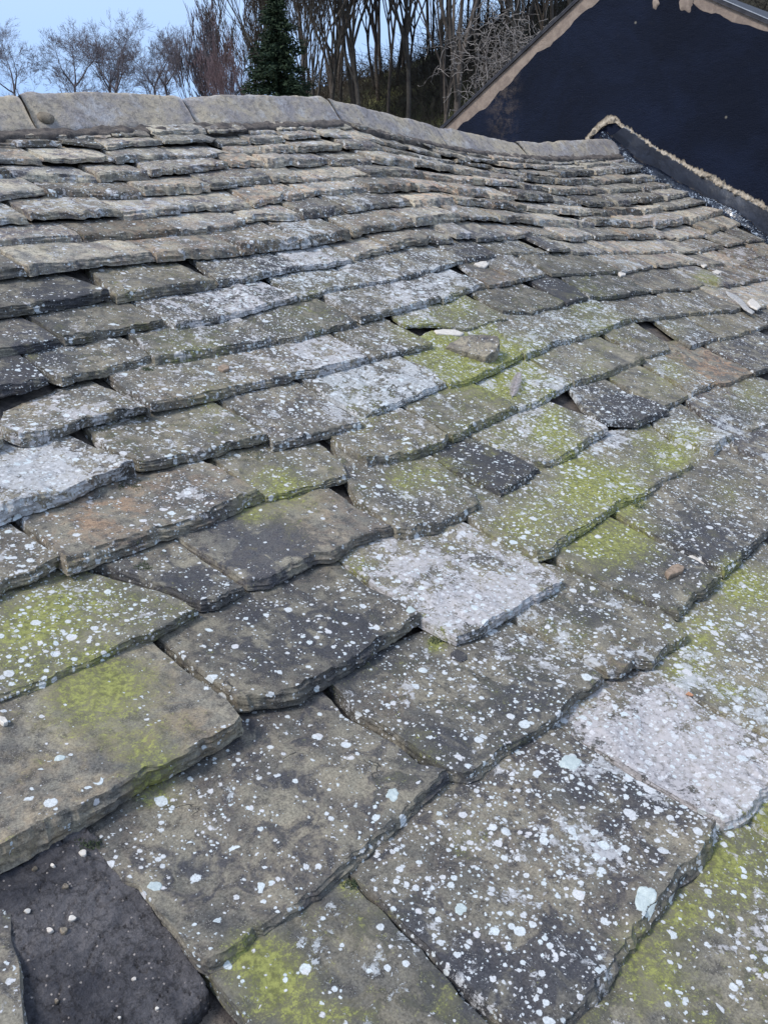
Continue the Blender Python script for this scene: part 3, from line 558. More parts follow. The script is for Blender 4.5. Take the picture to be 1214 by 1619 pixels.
for k, (l, t, r, T, sd_, sp, far, sz) in enumerate(slates+fill):
    big = (k < 100)
    cell = .009 if sz > 9000 else (.012 if sz > 3000 else .02)
    far_ = far and not (big and sz > 3500)
    try: v, f, g, s_, n_top = slate_mesh(l, t, r, T, sd_, spec=sp, far=far_, cell=cell if not far_ else .022, over=.07 if far else .11, dz=random.uniform(.008, .034) if far else random.uniform(.005, .014))
    except Exception as e: print('slate', sd_, e); continue
    if big:
        o = mesh_obj('slate', v, f, M_SLATE, attrs={'growth': g, 'stone': s_}); o.data.polygons.foreach_set('use_smooth', [i < n_top for i in range(len(f))]); park(o, roof); near_objs[sd_] = o
        if sd_ in LAB: o['label'] = LAB[sd_]
    else:
        n0 = len(bulkV); bulkV += list(v); bulkSm += [i < n_top for i in range(len(f))]; bulkF += [tuple(i+n0 for i in q) for q in f]; bulkG.append(g); bulkS.append(s_)
o = mesh_obj('slates', bulkV, bulkF, M_SLATE, attrs={'growth': np.concatenate(bulkG), 'stone': np.concatenate(bulkS)}); o.data.polygons.foreach_set('use_smooth', bulkSm); park(o, roof); o['kind'] = 'stuff'
# boards under the slates
def sheet(name, x0, x1, y0, y1, nx, ny, fz, m, thick=.03):
    vs, fs = [], []
    for i in range(ny+1):
        for j in range(nx+1):
            x = x0+(x1-x0)*j/nx; y = y0+(y1-y0)*i/ny; vs.append((x, y, fz(x, y)))
    n1 = len(vs); vs += [(x, y, z-thick) for x, y, z in vs]
    for i in range(ny):
        for j in range(nx):
            a = i*(nx+1)+j; fs.append((a, a+1, a+nx+2, a+nx+1)); fs.append((n1+a, n1+a+nx+1, n1+a+nx+2, n1+a+1))
    def ring(ids):
        for a, b in zip(ids[:-1], ids[1:]): fs.append((a, n1+a, n1+b, b))
    ring(list(range(nx+1))); ring([i*(nx+1)+nx for i in range(ny+1)]); ring([ny*(nx+1)+j for j in range(nx, -1, -1)]); ring([i*(nx+1) for i in range(ny, -1, -1)])
    return mesh_obj(name, vs, fs, m)
park(sheet('roof_deck', -3.2, XW, -.4, YR+.12, 80, 60, lambda x, y: zs(x, min(y, YR))-.04, M_BED), roof)
# back slope
park(sheet('back_slope', -3.2, XW, YR+.12, YR+5.5, 60, 30, lambda x, y: zs(x, YR)-.03-.5*(y-YR-.12)+.01*mn.noise(Vector((x*3, y*5, 0))), M_WALL, .05), roof)
park(sheet('house_wall', -3.0, XW-.02, .1, YR+5.2, 2, 2, lambda x, y: zs(1, .1)-.22, M_WALL, zs(1, .1)-.22), roof)
# bare dark bedding where a slate has slipped away
def poly_patch(name, px, m, h0, relief, cell=.007, parent=None, thick=.012, rag=.004, fn=None):
    pts = np.array([hit(x, y, h0)[:2] for x, y in px]); mn_, mx_ = pts.min(0)-.01, pts.max(0)+.01
    nx, ny = int((mx_[0]-mn_[0])/cell)+1, int((mx_[1]-mn_[1])/cell)+1
    def inside(x, y):
        c = False; n = len(pts)
        for i in range(n):
            x1, y1 = pts[i]; x2, y2 = pts[(i+1) % n]
            if (y1 > y) != (y2 > y) and x < (x2-x1)*(y-y1)/(y2-y1)+x1: c = not c
        return c
    ids, vs, fs = {}, [], []
    def vid(i, j):
        if (i, j) not in ids:
            x = mn_[0]+i*cell; y = mn_[1]+j*cell
            ids[i, j] = len(vs); vs.append((x, y, zs(x, y)+h0+relief(x, y)))
        return ids[i, j]
    for i in range(nx):
        for j in range(ny):
            x = mn_[0]+(i+.5)*cell; y = mn_[1]+(j+.5)*cell
            if inside(x+rag*mn.noise(Vector((x*60, y*60, 1))), y+rag*mn.noise(Vector((x*60, y*60, 9)))):
                fs.append((vid(i, j), vid(i+1, j), vid(i+1, j+1), vid(i, j+1)))
    # closed underside
    from collections import Counter
    ec = Counter()
    for f in fs:
        for a, b in zip(f, f[1:]+f[:1]): ec[(a, b)] += 1
    n1 = len(vs); vs += [(x, y, z-thick) for x, y, z in vs]
    side = [(a, n1+a, n1+b, b) for (a, b) in ec if (b, a) not in ec]
    fs = fs+[tuple(n1+i for i in f[::-1]) for f in fs]+side
    o = mesh_obj(name, vs, fs, m)
    if parent: park(o, parent)
    return o
def mud(x, y):
    a = fb((x, y, 3), 9, 5)*.010+mn.noise(Vector((x*40, y*40, 3)))*.004+abs(mn.noise(Vector((x*85, y*85, 3))))*.005
    c = abs(mn.noise(Vector((x*11+2, y*11, 7)))); 
    return a-(.006 if c < .012 else 0)
mudp = poly_patch('bedding_mortar', [(-60, 1420), (0, 1380), (70, 1340), (130, 1310), (165, 1335), (205, 1385), (250, 1450), (300, 1515), (330, 1560), (300, 1600), (230, 1680), (120, 1720), (40, 1700), (-10, 1500)], M_MUD, .012, mud, cell=.0045, parent=roof, thick=.05)
mudp['label'] = 'cracked dark bare patch where a slate is missing'
# big lichen discs
def disc_on(slate_id, x, y, rx, ry, h, m=M_PATINA, name='lichen_disc', th=.0010):
    P = hit(x, y, h)
    ob = near_objs.get(slate_id)
    ex = (hit(x+rx, y, h)-hit(x-rx, y, h))/2; ey = (hit(x, y-ry, h)-hit(x, y+ry, h))/2
    # drop on the slate's real top
    def top(x_, y_):
        best = None
        if ob:
            ok, loc, nrm, idx = ob.ray_cast(Vector((x_, y_, P[2]+.5)), Vector((0, 0, -1)))
            if ok: return loc.z
        return P[2]
    vs = []; rings = 7; seg = 40
    for k in range(rings+1):
        for a in range(seg):
            an = a*2*math.pi/seg; f = k/rings*(1+.30*mn.noise(Vector((math.cos(an)*1.6+x, math.sin(an)*1.6, 2)))+.14*mn.noise(Vector((math.cos(an)*6+x, math.sin(an)*6, 2))))
            q = P+ex*f*math.cos(an)+ey*f*math.sin(an)
            lift = th*(1-.8*(k == rings))+mn.noise(Vector((q[0]*160, q[1]*160, 0)))*th*.35
            vs.append((q[0], q[1], top(q[0], q[1])+lift-(.004 if k == rings else 0)))
    fs = []
    for k in range(rings):
        for a in range(seg):
            b = (a+1) % seg; fs.append((k*seg+a, k*seg+b, (k+1)*seg+b, (k+1)*seg+a))
    fs.append(tuple(range(rings*seg, (rings+1)*seg))[::-1])
    o = mesh_obj(name, vs, fs, m)
    if ob: o.parent = ob
    else: park(o, roof)
    return o
bpy.context.view_layer.update()
for (i, x, y, rx, ry) in ((2, 1018, 1440, 17, 24), (2, 900, 1205, 20, 13), (13, 650, 975, 8, 8), (7, 621, 1262, 11, 10), (7, 245, 1398, 13, 9), (12, 97, 1213, 10, 6), (2, 728, 1440, 10, 10)):
    disc_on(i, x, y, rx, ry, .03)
# ------------------------------------------------------------------ ridge stones
top_px = [(-60, 150), (0, 150), (120, 149), (200, 150), (285, 154), (340, 149), (400, 149), (505, 151), (530, 160), (600, 178), (683, 198), (740, 208), (805, 223), (850, 226), (950, 220), (980, 222)]
YT = YR+.17
_tp = [at_y(x, y, YT) for x, y in top_px]; _tx = [p[0] for p in _tp]; _tz = [p[2] for p in _tp]
def ridge_top(X): return float(np.interp(X, _tx, _tz))
def ridge_base(X): return zs(X, YR)+.02
def m_ridge():
    m, n, b = mat('weathered_ridge_stone', .85)
    geo = N(n, 'ShaderNodeNewGeometry'); pos = geo.outputs['Position']
    a = noise_(n, pos, 3.2, 6, .65, .4); c = noise_(n, pos, 24, 6, .7); g = noise_(n, pos, 110, 4, .7); e = noise_(n, pos, 6, 5, .7, .5)
    col = mixc(n, step(n, a.outputs['Fac'], .35, .65), (.27, .25, .255), (.44, .375, .28))
    col = mixc(n, math_(n, 'MULTIPLY', step(n, e.outputs['Fac'], .50, .68), .6), col, (.50, .50, .52))
    col = mixc(n, math_(n, 'MULTIPLY', step(n, c.outputs['Fac'], .47, .64), .65), col, (.15, .135, .125))
    hs = N(n, 'ShaderNodeHueSaturation'); n.links.new(col, hs.inputs['Color']); n.links.new(math_(n, 'MULTIPLY_ADD', g.outputs['Fac'], 1., .5), hs.inputs['Value'])
    n.links.new(hs.outputs[0], b.inputs['Base Color'])
    bm = N(n, 'ShaderNodeBump', Strength=.9, Distance=.014); n.links.new(math_(n, 'ADD', c.outputs['Fac'], math_(n, 'MULTIPLY', g.outputs['Fac'], .3)), bm.inputs['Height']); n.links.new(bm.outputs[0], b.inputs['Normal'])
    return m
M_RIDGE = m_ridge()
rj = [_rb[0][0]-1.5]+[at_y(x, y, YR)[0] for x, y in ((60, 213), (313, 204), (541, 197), (707, 235), (835, 251))]+[XG-.02]
for k in range(len(rj)-1):
    a, b = rj[k]+.006, rj[k+1]-.006
    off = (0, .012, -.004, .010, -.004, .008)[k]
    nx = max(10, int((b-a)/.03)); prof = 18
    vs, fs = [], []
    for i in range(nx+1):
        X = a+(b-a)*i/nx
        zb_, zt = ridge_base(X), ridge_top(X)+off; hh = zt-zb_
        endr = min(1, min(i, nx-i)/1.5)*.01+(-.01)
        ringp = []
        hw = .185; apex = .03
        for q in range(prof+1):           # front face up over the crown and down the back
            f = q/prof
            if f < .42: u = f/.42; y = -hw+(hw-apex)*u; z = hh*.92*u+.012
            elif f < .58: u = (f-.42)/.16*2-1; y = u*apex; z = hh*(.92+.08*math.cos(u*math.pi/2))+.012
            else: u = (f-.58)/.42; y = apex+(hw-apex)*u; z = hh*.92*(1-u)+.012
            rg = fb((X, y+k, z), 5, 4)*.013+mn.noise(Vector((X*30, y*30, z*30)))*.003
            ringp.append((X+mn.noise(Vector((y*9, z*9, k)))*.010*(1 if i in (0, nx) else .3), YT+y+rg*.3, zb_-.015+z+rg+endr))
        for y, z in ((hw, -.045), (-hw+.035, -.045), (-hw+.004, -.03)): ringp.append((X, YT+y, zb_-.015+z+.03))
        vs += ringp
    n_ = prof+4
    for i in range(nx):
        for q in range(n_):
            fs.append((i*n_+q, i*n_+(q+1) % n_, (i+1)*n_+(q+1) % n_, (i+1)*n_+q))
    fs.append(tuple(range(n_))); fs.append(tuple(range(nx*n_, (nx+1)*n_))[::-1])
    o = mesh_obj('ridge_stone', vs, [f[::-1] for f in fs], M_RIDGE); park(o, roof)
    if k == 1:
        P = at_y(72, 187, YT-.13); 
        vs2 = []; fs2 = []
        for r_, hgt in ((.055, 0), (.052, .014), (.036, .024), (.0, .025)):
            for q in range(18):
                an = q*math.pi/9; rr_ = r_*(1+.15*mn.noise(Vector((math.cos(an), math.sin(an), r_*30))))
                vs2.append((P[0]+rr_*math.cos(an), P[1]-hgt*.7+rr_*math.sin(an)*.65, P[2]+hgt*.7+rr_*math.sin(an)*.6))
        for k2 in range(3):
            for q in range(18): fs2.append((k2*18+q, k2*18+(q+1) % 18, (k2+1)*18+(q+1) % 18, (k2+1)*18+q))
        kn = mesh_obj('mortar_dab', vs2, fs2, M_MORT); kn.parent = o; kn.matrix_parent_inverse = Matrix.Identity(4)
# torching: rough mortar and packing under the ridge
vs, fs = [], []
nx, ny = 520, 8
for i in range(nx+1):
    X = rj[0]+(XG-rj[0])*i/nx
    for j in range(ny+1):
        t = j/ny; lo = .085+.03*mn.noise(Vector((X*3, 5, 0)))+.02*mn.noise(Vector((X*14, 1, 0)))
        y = YR-lo*(1-t)+.03*t; z = zs(X, YR)+.0+.05*t**.6+fb((X, y*2, 0), 11, 4)*.018
        vs.append((X, y, z-.01))
for i in range(nx):
    for j in range(ny): a = i*(ny+1)+j; fs.append((a, a+ny+1, a+ny+2, a+1))
n1 = len(vs); vs += [(x, y+.02, z-.07) for x, y, z in vs]
fs += [tuple(n1+q for q in f[::-1]) for f in fs]
for i in range(nx):
    a = i*(ny+1); fs.append((a, n1+a, n1+a+ny+1, a+ny+1)); a += ny; fs.append((a, a+ny+1, n1+a+ny+1, n1+a))
park(mesh_obj('ridge_mortar', vs, fs, M_BED), roof)
# ------------------------------------------------------------------ the black gabled building next door
GP = lambda x, y: at_x(x, y, XW)
vl1, vl2 = GP(703, 198), GP(912, 0)
vr1, vr2 = GP(1128, -2), GP(1214, 35)
def line2(a, b): k = (b[2]-a[2])/(b[1]-a[1]); return k, a[2]-k*a[1]
k1, c1 = line2(vl1, vl2); k2, c2 = line2(vr1, vr2)
ya = (c2-c1)/(k1-k2); za = k1*ya+c1
print('gable', vl1, vl2, vr1, vr2, 'apex', ya, za, 'slopes', k1, k2, 'XW', XW)
Y0 = ya+(za-3.0)/abs(k1); Y1 = ya-(za-1.2)/abs(k2)
bld = empty('gabled_building', 'taller building with a black-painted gable wall edged by bare brown render, beyond the slate roof', 'building', loc=(XW+3, ya, 0))
# wall
def prism(name, pts, x0, x1, m, par, smooth=False):
    n = len(pts); vs = [(x0, y, z) for y, z in pts]+[(x1, y, z) for y, z in pts]
    fs = [tuple(range(n)), tuple(range(n, 2*n))[::-1]]+[(i, i+n, (i+1) % n+n, (i+1) % n) for i in range(n)]
    o = mesh_obj(name, vs, [f[::-1] for f in fs], m, smooth=smooth); return park(o, par)
def wall_z(y): return k1*y+c1 if y > ya else k2*y+c2
prism('gable_wall', [(Y0, 0), (Y1, 0), (Y1, wall_z(Y1)), (ya, za), (Y0, wall_z(Y0))], XW+.012, XW+6, M_RENDER, bld)
def m_black():
    m, n, b = mat('black_bitumen_paint', .7); b.inputs['Specular IOR Level'].default_value = .18
    geo = N(n, 'ShaderNodeNewGeometry'); pos = geo.outputs['Position']
    a = noise_(n, pos, 1.1, 7, .7, .6); c = noise_(n, pos, 9, 7, .7, .2); e = noise_(n, pos, 70, 4, .7)
    col = mixc(n, step(n, a.outputs['Fac'], .35, .7), (.0026, .0060, .018), (.0065, .0125, .034))
    col = mixc(n, math_(n, 'MULTIPLY', step(n, c.outputs['Fac'], .60, .76), .35), col, (.035, .036, .045))
    v = N(n, 'ShaderNodeTexVoronoi', Scale=2.3); n.links.new(pos, v.inputs['Vector'])
    col = mixc(n, math_(n, 'MULTIPLY', step(n, v.outputs['Distance'], .05, .02), .8), col, (.25, .23, .19))
    v = N(n, 'ShaderNodeTexVoronoi', Scale=9.); n.links.new(pos, v.inputs['Vector'])
    col = mixc(n, math_(n, 'MULTIPLY', step(n, v.outputs['Distance'], .045, .02), .5), col, (.14, .13, .11))
    # a worn area where the render shows through
    wr = GP(795, 155); vd = N(n, 'ShaderNodeVectorMath', operation='SUBTRACT'); n.links.new(pos, vd.inputs[0]); vd.inputs[1].default_value = tuple(wr)
    sc2 = N(n, 'ShaderNodeVectorMath', operation='MULTIPLY'); n.links.new(vd.outputs[0], sc2.inputs[0]); sc2.inputs[1].default_value = (0, 2.4, 1.0)
    ln_ = N(n, 'ShaderNodeVectorMath', operation='LENGTH'); n.links.new(sc2.outputs[0], ln_.inputs[0])
    wm = math_(n, 'MULTIPLY', step(n, ln_.outputs['Value'], .9, .1), step(n, c.outputs['Fac'], .42, .66))
    col = mixc(n, math_(n, 'MULTIPLY', wm, .6), col, (.13, .105, .09))
    n.links.new(col, b.inputs['Base Color'])
    bm = N(n, 'ShaderNodeBump', Strength=.9, Distance=.025); n.links.new(math_(n, 'ADD', c.outputs['Fac'], e.outputs['Fac']), bm.inputs['Height']); n.links.new(bm.outputs[0], b.inputs['Normal'])
    return m
M_BLACK = m_black()
# paint: ragged outline set in from the verge
def rag(y): return .10*mn.noise(Vector((y*1.6, 0, 3)))+.07*mn.noise(Vector((y*5, 0, 1)))+.035*mn.noise(Vector((y*17, 0, 5)))
pts = []
yy = Y0-.3
wl = .23; wr_ = .13
up = []
n_ = 420
for i in range(n_+1):
    y = Y0-.2+(Y1+.2-(Y0-.2))*i/n_
    if y > ya: off_ = wl+rag(y)*1.1+(.16 if 0 else 0)
    else: off_ = wr_+rag(y)*.5
    z = min(k1*y+c1-wl-rag(y)*.65, k2*y+c2-wr_-rag(y+3)*.5)
    up.append((y, z))
vs = [(XW, y, z) for y, z in up]+[(XW, y, .2) for y, z in up]; n1 = len(up)
vs += [(XW+.02, y, z) for _, y, z in vs]
fs = [(i, i+n1, i+n1+1, i+1) for i in range(n1-1)]+[(2*n1+i, 2*n1+i+1, 2*n1+i+n1+1, 2*n1+i+n1) for i in range(n1-1)]+[(i, i+1, 2*n1+i+1, 2*n1+i) for i in range(n1-1)]
park(mesh_obj('black_paint', vs, fs, M_BLACK, smooth=False), bld)
# bare patches high on the wall
def splat(name, cx, cy, rx, ry, seed, m=M_RENDER):
    c = GP(cx, cy); e1 = GP(cx+rx, cy)-c; e2 = GP(cx, cy-ry)-c; vs = []
    for k in range(4):
        for q in range(40):
            an = q*math.pi/20; f = k/3*(1+.45*mn.noise(Vector((math.cos(an)*1.8, math.sin(an)*1.8, seed))))
            p = c+e1*f*math.cos(an)+e2*f*math.sin(an); vs.append((XW-(.012 if k < 3 else -.004), p[1], p[2]))
    fs = [(k*40+q, k*40+(q+1) % 40, (k+1)*40+(q+1) % 40, (k+1)*40+q) for k in range(3) for q in range(40)]
    return park(mesh_obj(name, vs, fs, m), bld)
splat('render_patch', 1083, 2, 13, 18, 3.3); splat('render_patch', 1036, 6, 6, 9, 5.3)
# roof slopes with dark verge and pale drip trim
M_VERGE = simple('dark_verge', (.02, .022, .03), (.05, .05, .06), 10, .6)
M_TRIM = simple('pale_trim', (.30, .32, .36), (.42, .44, .48), 20, .5)
M_ROOF2 = simple('grey_roof_slates', (.10, .10, .11), (.17, .165, .16), 4, .8, .8, .02)
def slope(k, c, ye, nm):
    n2 = math.hypot(1, k); prism_pts = lambda lo, hi, o: [(ya+o, k*(ya+o)+c+lo*n2), (ye, k*ye+c+lo*n2), (ye, k*ye+c+hi*n2), (ya+o, k*(ya+o)+c+hi*n2)]
    a = prism(nm, prism_pts(.0, .02, 0), XW-.02, XW+6.2, M_VERGE, bld)
    b = prism('verge_board', prism_pts(-.02, -.002, 0), XW-.018, XW+.011, M_VERGE, bld)
    if k > -9 and nm == 'roof_slope' and ye < ya: t = prism('drip_trim', prism_pts(.023, .03, 0), XW-.03, XW+.03, M_TRIM, bld)
slope(k1, c1, Y0+.2, 'roof_slope'); slope(k2, c2, Y1-.2, 'roof_slope')
# ------------------------------------------------------------------ bitumen-covered flashing where the slate roof meets the wall
fl = empty('wall_flashing', 'glossy black tarred flashing running down between the slate roof and the black gable wall', 'flashing', loc=(XG, YR, zs(XG, YR)))
M_TAR = None
def m_tar():
    m, n, b = mat('tarred_flashing', .3); b.inputs['Specular IOR Level'].default_value = .8; b.inputs['Coat Weight'].default_value = .6; b.inputs['Coat Roughness'].default_value = .12
    geo = N(n, 'ShaderNodeNewGeometry'); pos = geo.outputs['Position']
    a = noise_(n, pos, 4, 6, .7, .5); c = noise_(n, pos, 11, 6, .72, 2.5)
    at_ = N(n, 'ShaderNodeAttribute', attribute_name='wear'); se = N(n, 'ShaderNodeSeparateColor'); n.links.new(at_.outputs['Color'], se.inputs[0])
    col = mixc(n, step(n, a.outputs['Fac'], .35, .7), (.006, .009, .017), (.018, .024, .04))
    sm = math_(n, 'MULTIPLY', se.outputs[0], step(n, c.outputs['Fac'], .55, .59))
    col = mixc(n, sm, col, (.50, .58, .68))  # blue-white sky highlights painted into the tar colour as streaks
    n.links.new(col, b.inputs['Base Color'])
    n.links.new(math_(n, 'MULTIPLY_ADD', se.outputs[1], -.28, .5), b.inputs['Roughness'])
    bm = N(n, 'ShaderNodeBump', Strength=.8, Distance=.012); n.links.new(math_(n, 'ADD', a.outputs['Fac'], math_(n, 'MULTIPLY', c.outputs['Fac'], .6)), bm.inputs['Height']); n.links.new(bm.outputs[0], b.inputs['Normal'])
    return m
M_TAR = m_tar()
edge_lo = [(947, 214), (958, 226), (972, 238), (986, 252), (1000, 262), (1016, 273), (1038, 286), (1060, 297), (1090, 312), (1112, 322), (1140, 336), (1160, 348), (1178, 362), (1196, 374), (1214, 386), (1290, 430)]
edge_hi = [(985, 200), (1000, 207), (1012, 216), (1026, 226), (1040, 236), (1060, 247), (1085, 262), (1112, 278), (1135, 289), (1160, 302), (1185, 316), (1214, 331), (1300, 375)]
lo3 = []
for x, y in edge_lo:
    p = hit(x, y, .035) if y > 250 else at_y(x, y, YR+.02+(252-y)*.006); lo3.append(p)
hi3 = [GP(x, y) for x, y in edge_hi]
nx, ny = 240, 16
lo_ = polyline(lo3, nx+1); hi_ = polyline(hi3, nx+1)
vs, glintv, fs = [], [], []
for i in range(nx+1):
    A, B = lo_[i], hi_[i]
    for j in range(ny+1):
        t = j/ny; P = A*(1-t)+B*t
        P = P.copy()
        if t < .35: P[2] += .03*math.sin(t/.35*math.pi)
        P[2] += -.05*math.sin(t*math.pi)*(t > .3)
        wob = (.018 if t < .35 else .006)
        P[2] += (.03*mn.noise(Vector((P[0]*5, P[1]*5, 8))) if t < .5 else 0)+wob*mn.noise(Vector((P[0]*8, P[1]*8, j*.35)))+wob*.5*mn.noise(Vector((P[0]*25, P[1]*25, 2)))
        if j == 0: P[0] += .02*mn.noise(Vector((0, P[1]*9, 1))); P[2] -= .01
        vs.append(tuple(P)); s0 = i/nx
        glint_ = max(0, 1-abs(t-.05)/.13)*(1.2 if s0 < .3 else .6)+(.75*max(0, 1-abs(t-.18)/.24) if .45 < s0 < .8 else 0)+max(0, 1-abs(t-1)/.03)*.6  # where the painted highlights lie: lower fold, a middle stretch, top edge
        glintv.append((glint_, 1 if t < .35 else .25, 0, 1))
for i in range(nx):
    for j in range(ny): a = i*(ny+1)+j; fs.append((a, a+1, a+ny+2, a+ny+1))
n1 = len(vs); vs += [(x+.01, y, z-.03) for x, y, z in vs]; glintv += glintv
fs = [f[::-1] for f in fs]; fs += [tuple(n1+q for q in f[::-1]) for f in fs]
for i in range(nx):
    a = i*(ny+1); fs.append((a, a+ny+1, n1+a+ny+1, n1+a)); a += ny; fs.append((a, n1+a, n1+a+ny+1, a+ny+1))
park(mesh_obj('flashing_sheet', vs, fs, M_TAR, attrs={'wear': glintv}), fl)
# ragged pale mortar smeared on the wall above it
hi2 = [(925, 222), (935, 213), (950, 200), (962, 192), (975, 190)]+edge_hi
pp = polyline([GP(x, y) for x, y in hi2], 420)
M_SMEAR = simple('pale_mortar_smear', (.30, .25, .19), (.52, .46, .38), 20, .95, .9, .01, .2, (.16, .13, .10))
vs, fs = [], []; ny = 7
dline = polyline([(0, 0)]+[(1, 1)], 2)
for i, p in enumerate(pp):
    s0 = i/419; hgt = .035+.025*(s0 > .45)+.035*mn.noise(Vector((p[1]*4, 1, 0)))
    spike = abs(mn.noise(Vector((p[1]*30, 2, 0))))*.035+abs(mn.noise(Vector((p[1]*17, 2, 0))))*.05
    if s0 < .16: hgt = .05+.05*math.sin(s0/.16*math.pi); spike *= .5
    for j in range(ny+1):
        t = j/ny; z = p[2]-.03+(hgt+spike*(t**2))*t; lean = -spike*.1*t*t
        dep = .03*math.sin(math.pi*min(1, t*1.0+.15))*(1-t*.6)+.05*mn.noise(Vector((p[1]*16, z*16, 1)))+.03*mn.noise(Vector((p[1]*45, z*45, 1)))
        if j == ny: dep = .004
        vs.append((XW-.006-max(0, dep), p[1]+lean, z))
for i in range(419):
    for j in range(ny): a = i*(ny+1)+j; fs.append((a, a+1, a+ny+2, a+ny+1))
n1 = len(vs); vs += [(XW+.004, y, z) for x, y, z in vs]; fs = [f[::-1] for f in fs]; fs += [tuple(n1+q for q in f[::-1]) for f in fs]
for i in range(419):
    a = i*(ny+1); fs.append((a, a+ny+1, n1+a+ny+1, n1+a)); a += ny; fs.append((a, n1+a, n1+a+ny+1, a+ny+1))
park(mesh_obj('mortar_fillet', vs, fs, M_SMEAR), fl)
# ------------------------------------------------------------------ loose things lying on the roof
def top_at(x, y, h=.02):
    P = hit(x, y, h)
    ok, loc, nrm, idx, ob, mt = sc.ray_cast(bpy.context.evaluated_depsgraph_get(), Vector(CAM), Vector(ray(x, y)))
    return (np.array(loc), np.array(nrm)) if ok else (P, np.array((0, -.3, .95)))
bpy.context.view_layer.update()
def chunk(name, px, thick, m, label, cat, seed=1, attrs=None, lift=0, round_=.2, group=None, flat=False):
    """a flat irregular fragment whose outline is given in photo pixels, lying on the slate below it"""
    cx = sum(p[0] for p in px)/len(px); cy = sum(p[1] for p in px)/len(px)
    B, nrm = top_at(cx, cy)
    nrm = nrm/np.linalg.norm(nrm)
    if nrm[2] < .5: nrm = np.array((0, -.3, .95))
    pts = []
    for x, y in px:
        v = ray(x, y); t = ((B-CAM)@nrm)/(v@nrm); pts.append(CAM+v*t)
    out = polyline(pts+[pts[0]], 49)[:-1]; c = out.mean(0)
    vs, fs = [], []; R = 8
    levels = [(1.0, -.35), (1.02, .15), (1.0, .6), (.97, .95), (.8, 1.0), (.6, 1.0), (.35, 1.0), (.12, 1.0)]
    for f, hgt in levels:
        for k, p in enumerate(out):
            q = c+(p-c)*f*(1+.05*mn.noise(Vector((k*.6, hgt*2, seed)))); nn = mn.noise(Vector((q[0]*25, q[1]*25, seed)))*.25+mn.noise(Vector((q[0]*70, q[1]*70, seed)))*.12
            vs.append(q+nrm*(thick*(hgt+nn*(hgt > .1))+lift))
    n = 48
    for a in range(len(levels)-1):
        for k in range(n): fs.append((a*n+k, a*n+(k+1) % n, (a+1)*n+(k+1) % n, (a+1)*n+k))
    fs.append(tuple(range((len(levels)-1)*n, len(levels)*n))); fs.append(tuple(range(n))[::-1])
    # make outward
    area = np.cross(out[1]-out[0], out[2]-out[0])
    sgn = sum(np.cross(out[k]-c, out[(k+1) % n]-c)@nrm for k in range(n))
    if sgn < 0: fs = [f[::-1] for f in fs]
    V = np.array(vs); org = c
    at_ = None
    if attrs is not None:
        at_ = {'growth': np.tile(attrs[0], (len(V), 1)), 'stone': np.tile(attrs[1], (len(V), 1))}
    if attrs is not None:
        o = mesh_obj(name, vs, fs, m, attrs=at_, smooth=not flat)
    else:
        o = mesh_obj(name, V-org, fs, m); o.location = Vector(org)
    return tag(o, label, cat, group)
chunk('slate_fragment', [(704, 561), (716, 551), (735, 544), (765, 541), (788, 546), (790, 556), (782, 570), (768, 578), (745, 572), (722, 567)], .05, M_SLATE, 'thick loose broken piece of grey slate lying on a mossy slate', 'slate piece', 2, ((.35, -.2, .2, .4), (.1, .55, -.1, 1)), lift=.006, flat=True)
chunk('stone_chip', [(686, 524), (700, 522), (720, 523), (733, 528), (728, 532), (710, 531), (690, 529)], .008, M_PEB, 'long flat whitish chip of stone just above the loose broken slate', 'stone chip', 3)
chunk('stone_chip', [(749, 419), (757, 416), (768, 415), (772, 420), (766, 425), (758, 423)], .012, M_PEB, 'pinkish white lump tucked under the tail of a small dark slate', 'stone chip', 4)
chunk('stone_chip', [(974, 431), (980, 427), (987, 430), (988, 437), (980, 438)], .014, M_PEB, 'small white lump lying in a joint left of the green-topped slate', 'stone chip', 5)
chunk('stone_chip', [(1107, 420), (1113, 417), (1117, 421), (1112, 424)], .012, M_PEB, 'smaller and higher of two white lumps beside the yellow-green mossy slate', 'stone chip', 6)
chunk('stone_chip', [(1124, 431), (1132, 428), (1141, 431), (1134, 435), (1127, 434)], .010, M_PEB, 'larger and lower of two white lumps beside the yellow-green mossy slate', 'stone chip', 7)
chunk('stone_chip', [(1087, 881), (1098, 879), (1108, 883), (1117, 891), (1110, 895), (1098, 890)], .008, M_PEB, 'bright white flake lying along a joint at the right, beside a dull brown chip', 'stone chip', 8)
chunk('stone_chip', [(1050, 908), (1060, 899), (1070, 896), (1081, 900), (1078, 907), (1065, 912), (1055, 916)], .016, M_CHIP, 'dull brown angular chip sitting on a lichened slate below the bright white flake', 'stone chip', 9)
chunk('pebble', [(345, 583), (353, 579), (363, 582), (362, 587), (353, 589), (346, 587)], .012, M_CHIP, 'small oval brown pebble resting on a wide speckled slate', 'pebble', 10)
chunk('slate_flake', [(712, 1033), (722, 1028), (737, 1036), (738, 1044), (728, 1048), (712, 1041)], .005, M_SLATE, 'thin dark flake of slate lying just below the bleached slate with a torn edge', 'slate piece', 11, ((-.3, -.2, .6, .4), (.2, .35, -.6, 1)))
chunk('dead_leaf', [(1083, 1098), (1090, 1092), (1100, 1097), (1094, 1101)], .003, simple('dry_leaf', (.42, .21, .12), (.55, .30, .18), 90), 'tiny orange-brown dead leaf on the pale mossy slates at the right', 'leaf', 12)
chunk('mortar_crumb', [(0, 1136), (8, 1138), (13, 1146), (6, 1149), (-2, 1142)], .012, M_PEB, 'small pinkish white stub on the plain olive-brown slate at the left edge', 'crumb', 13)
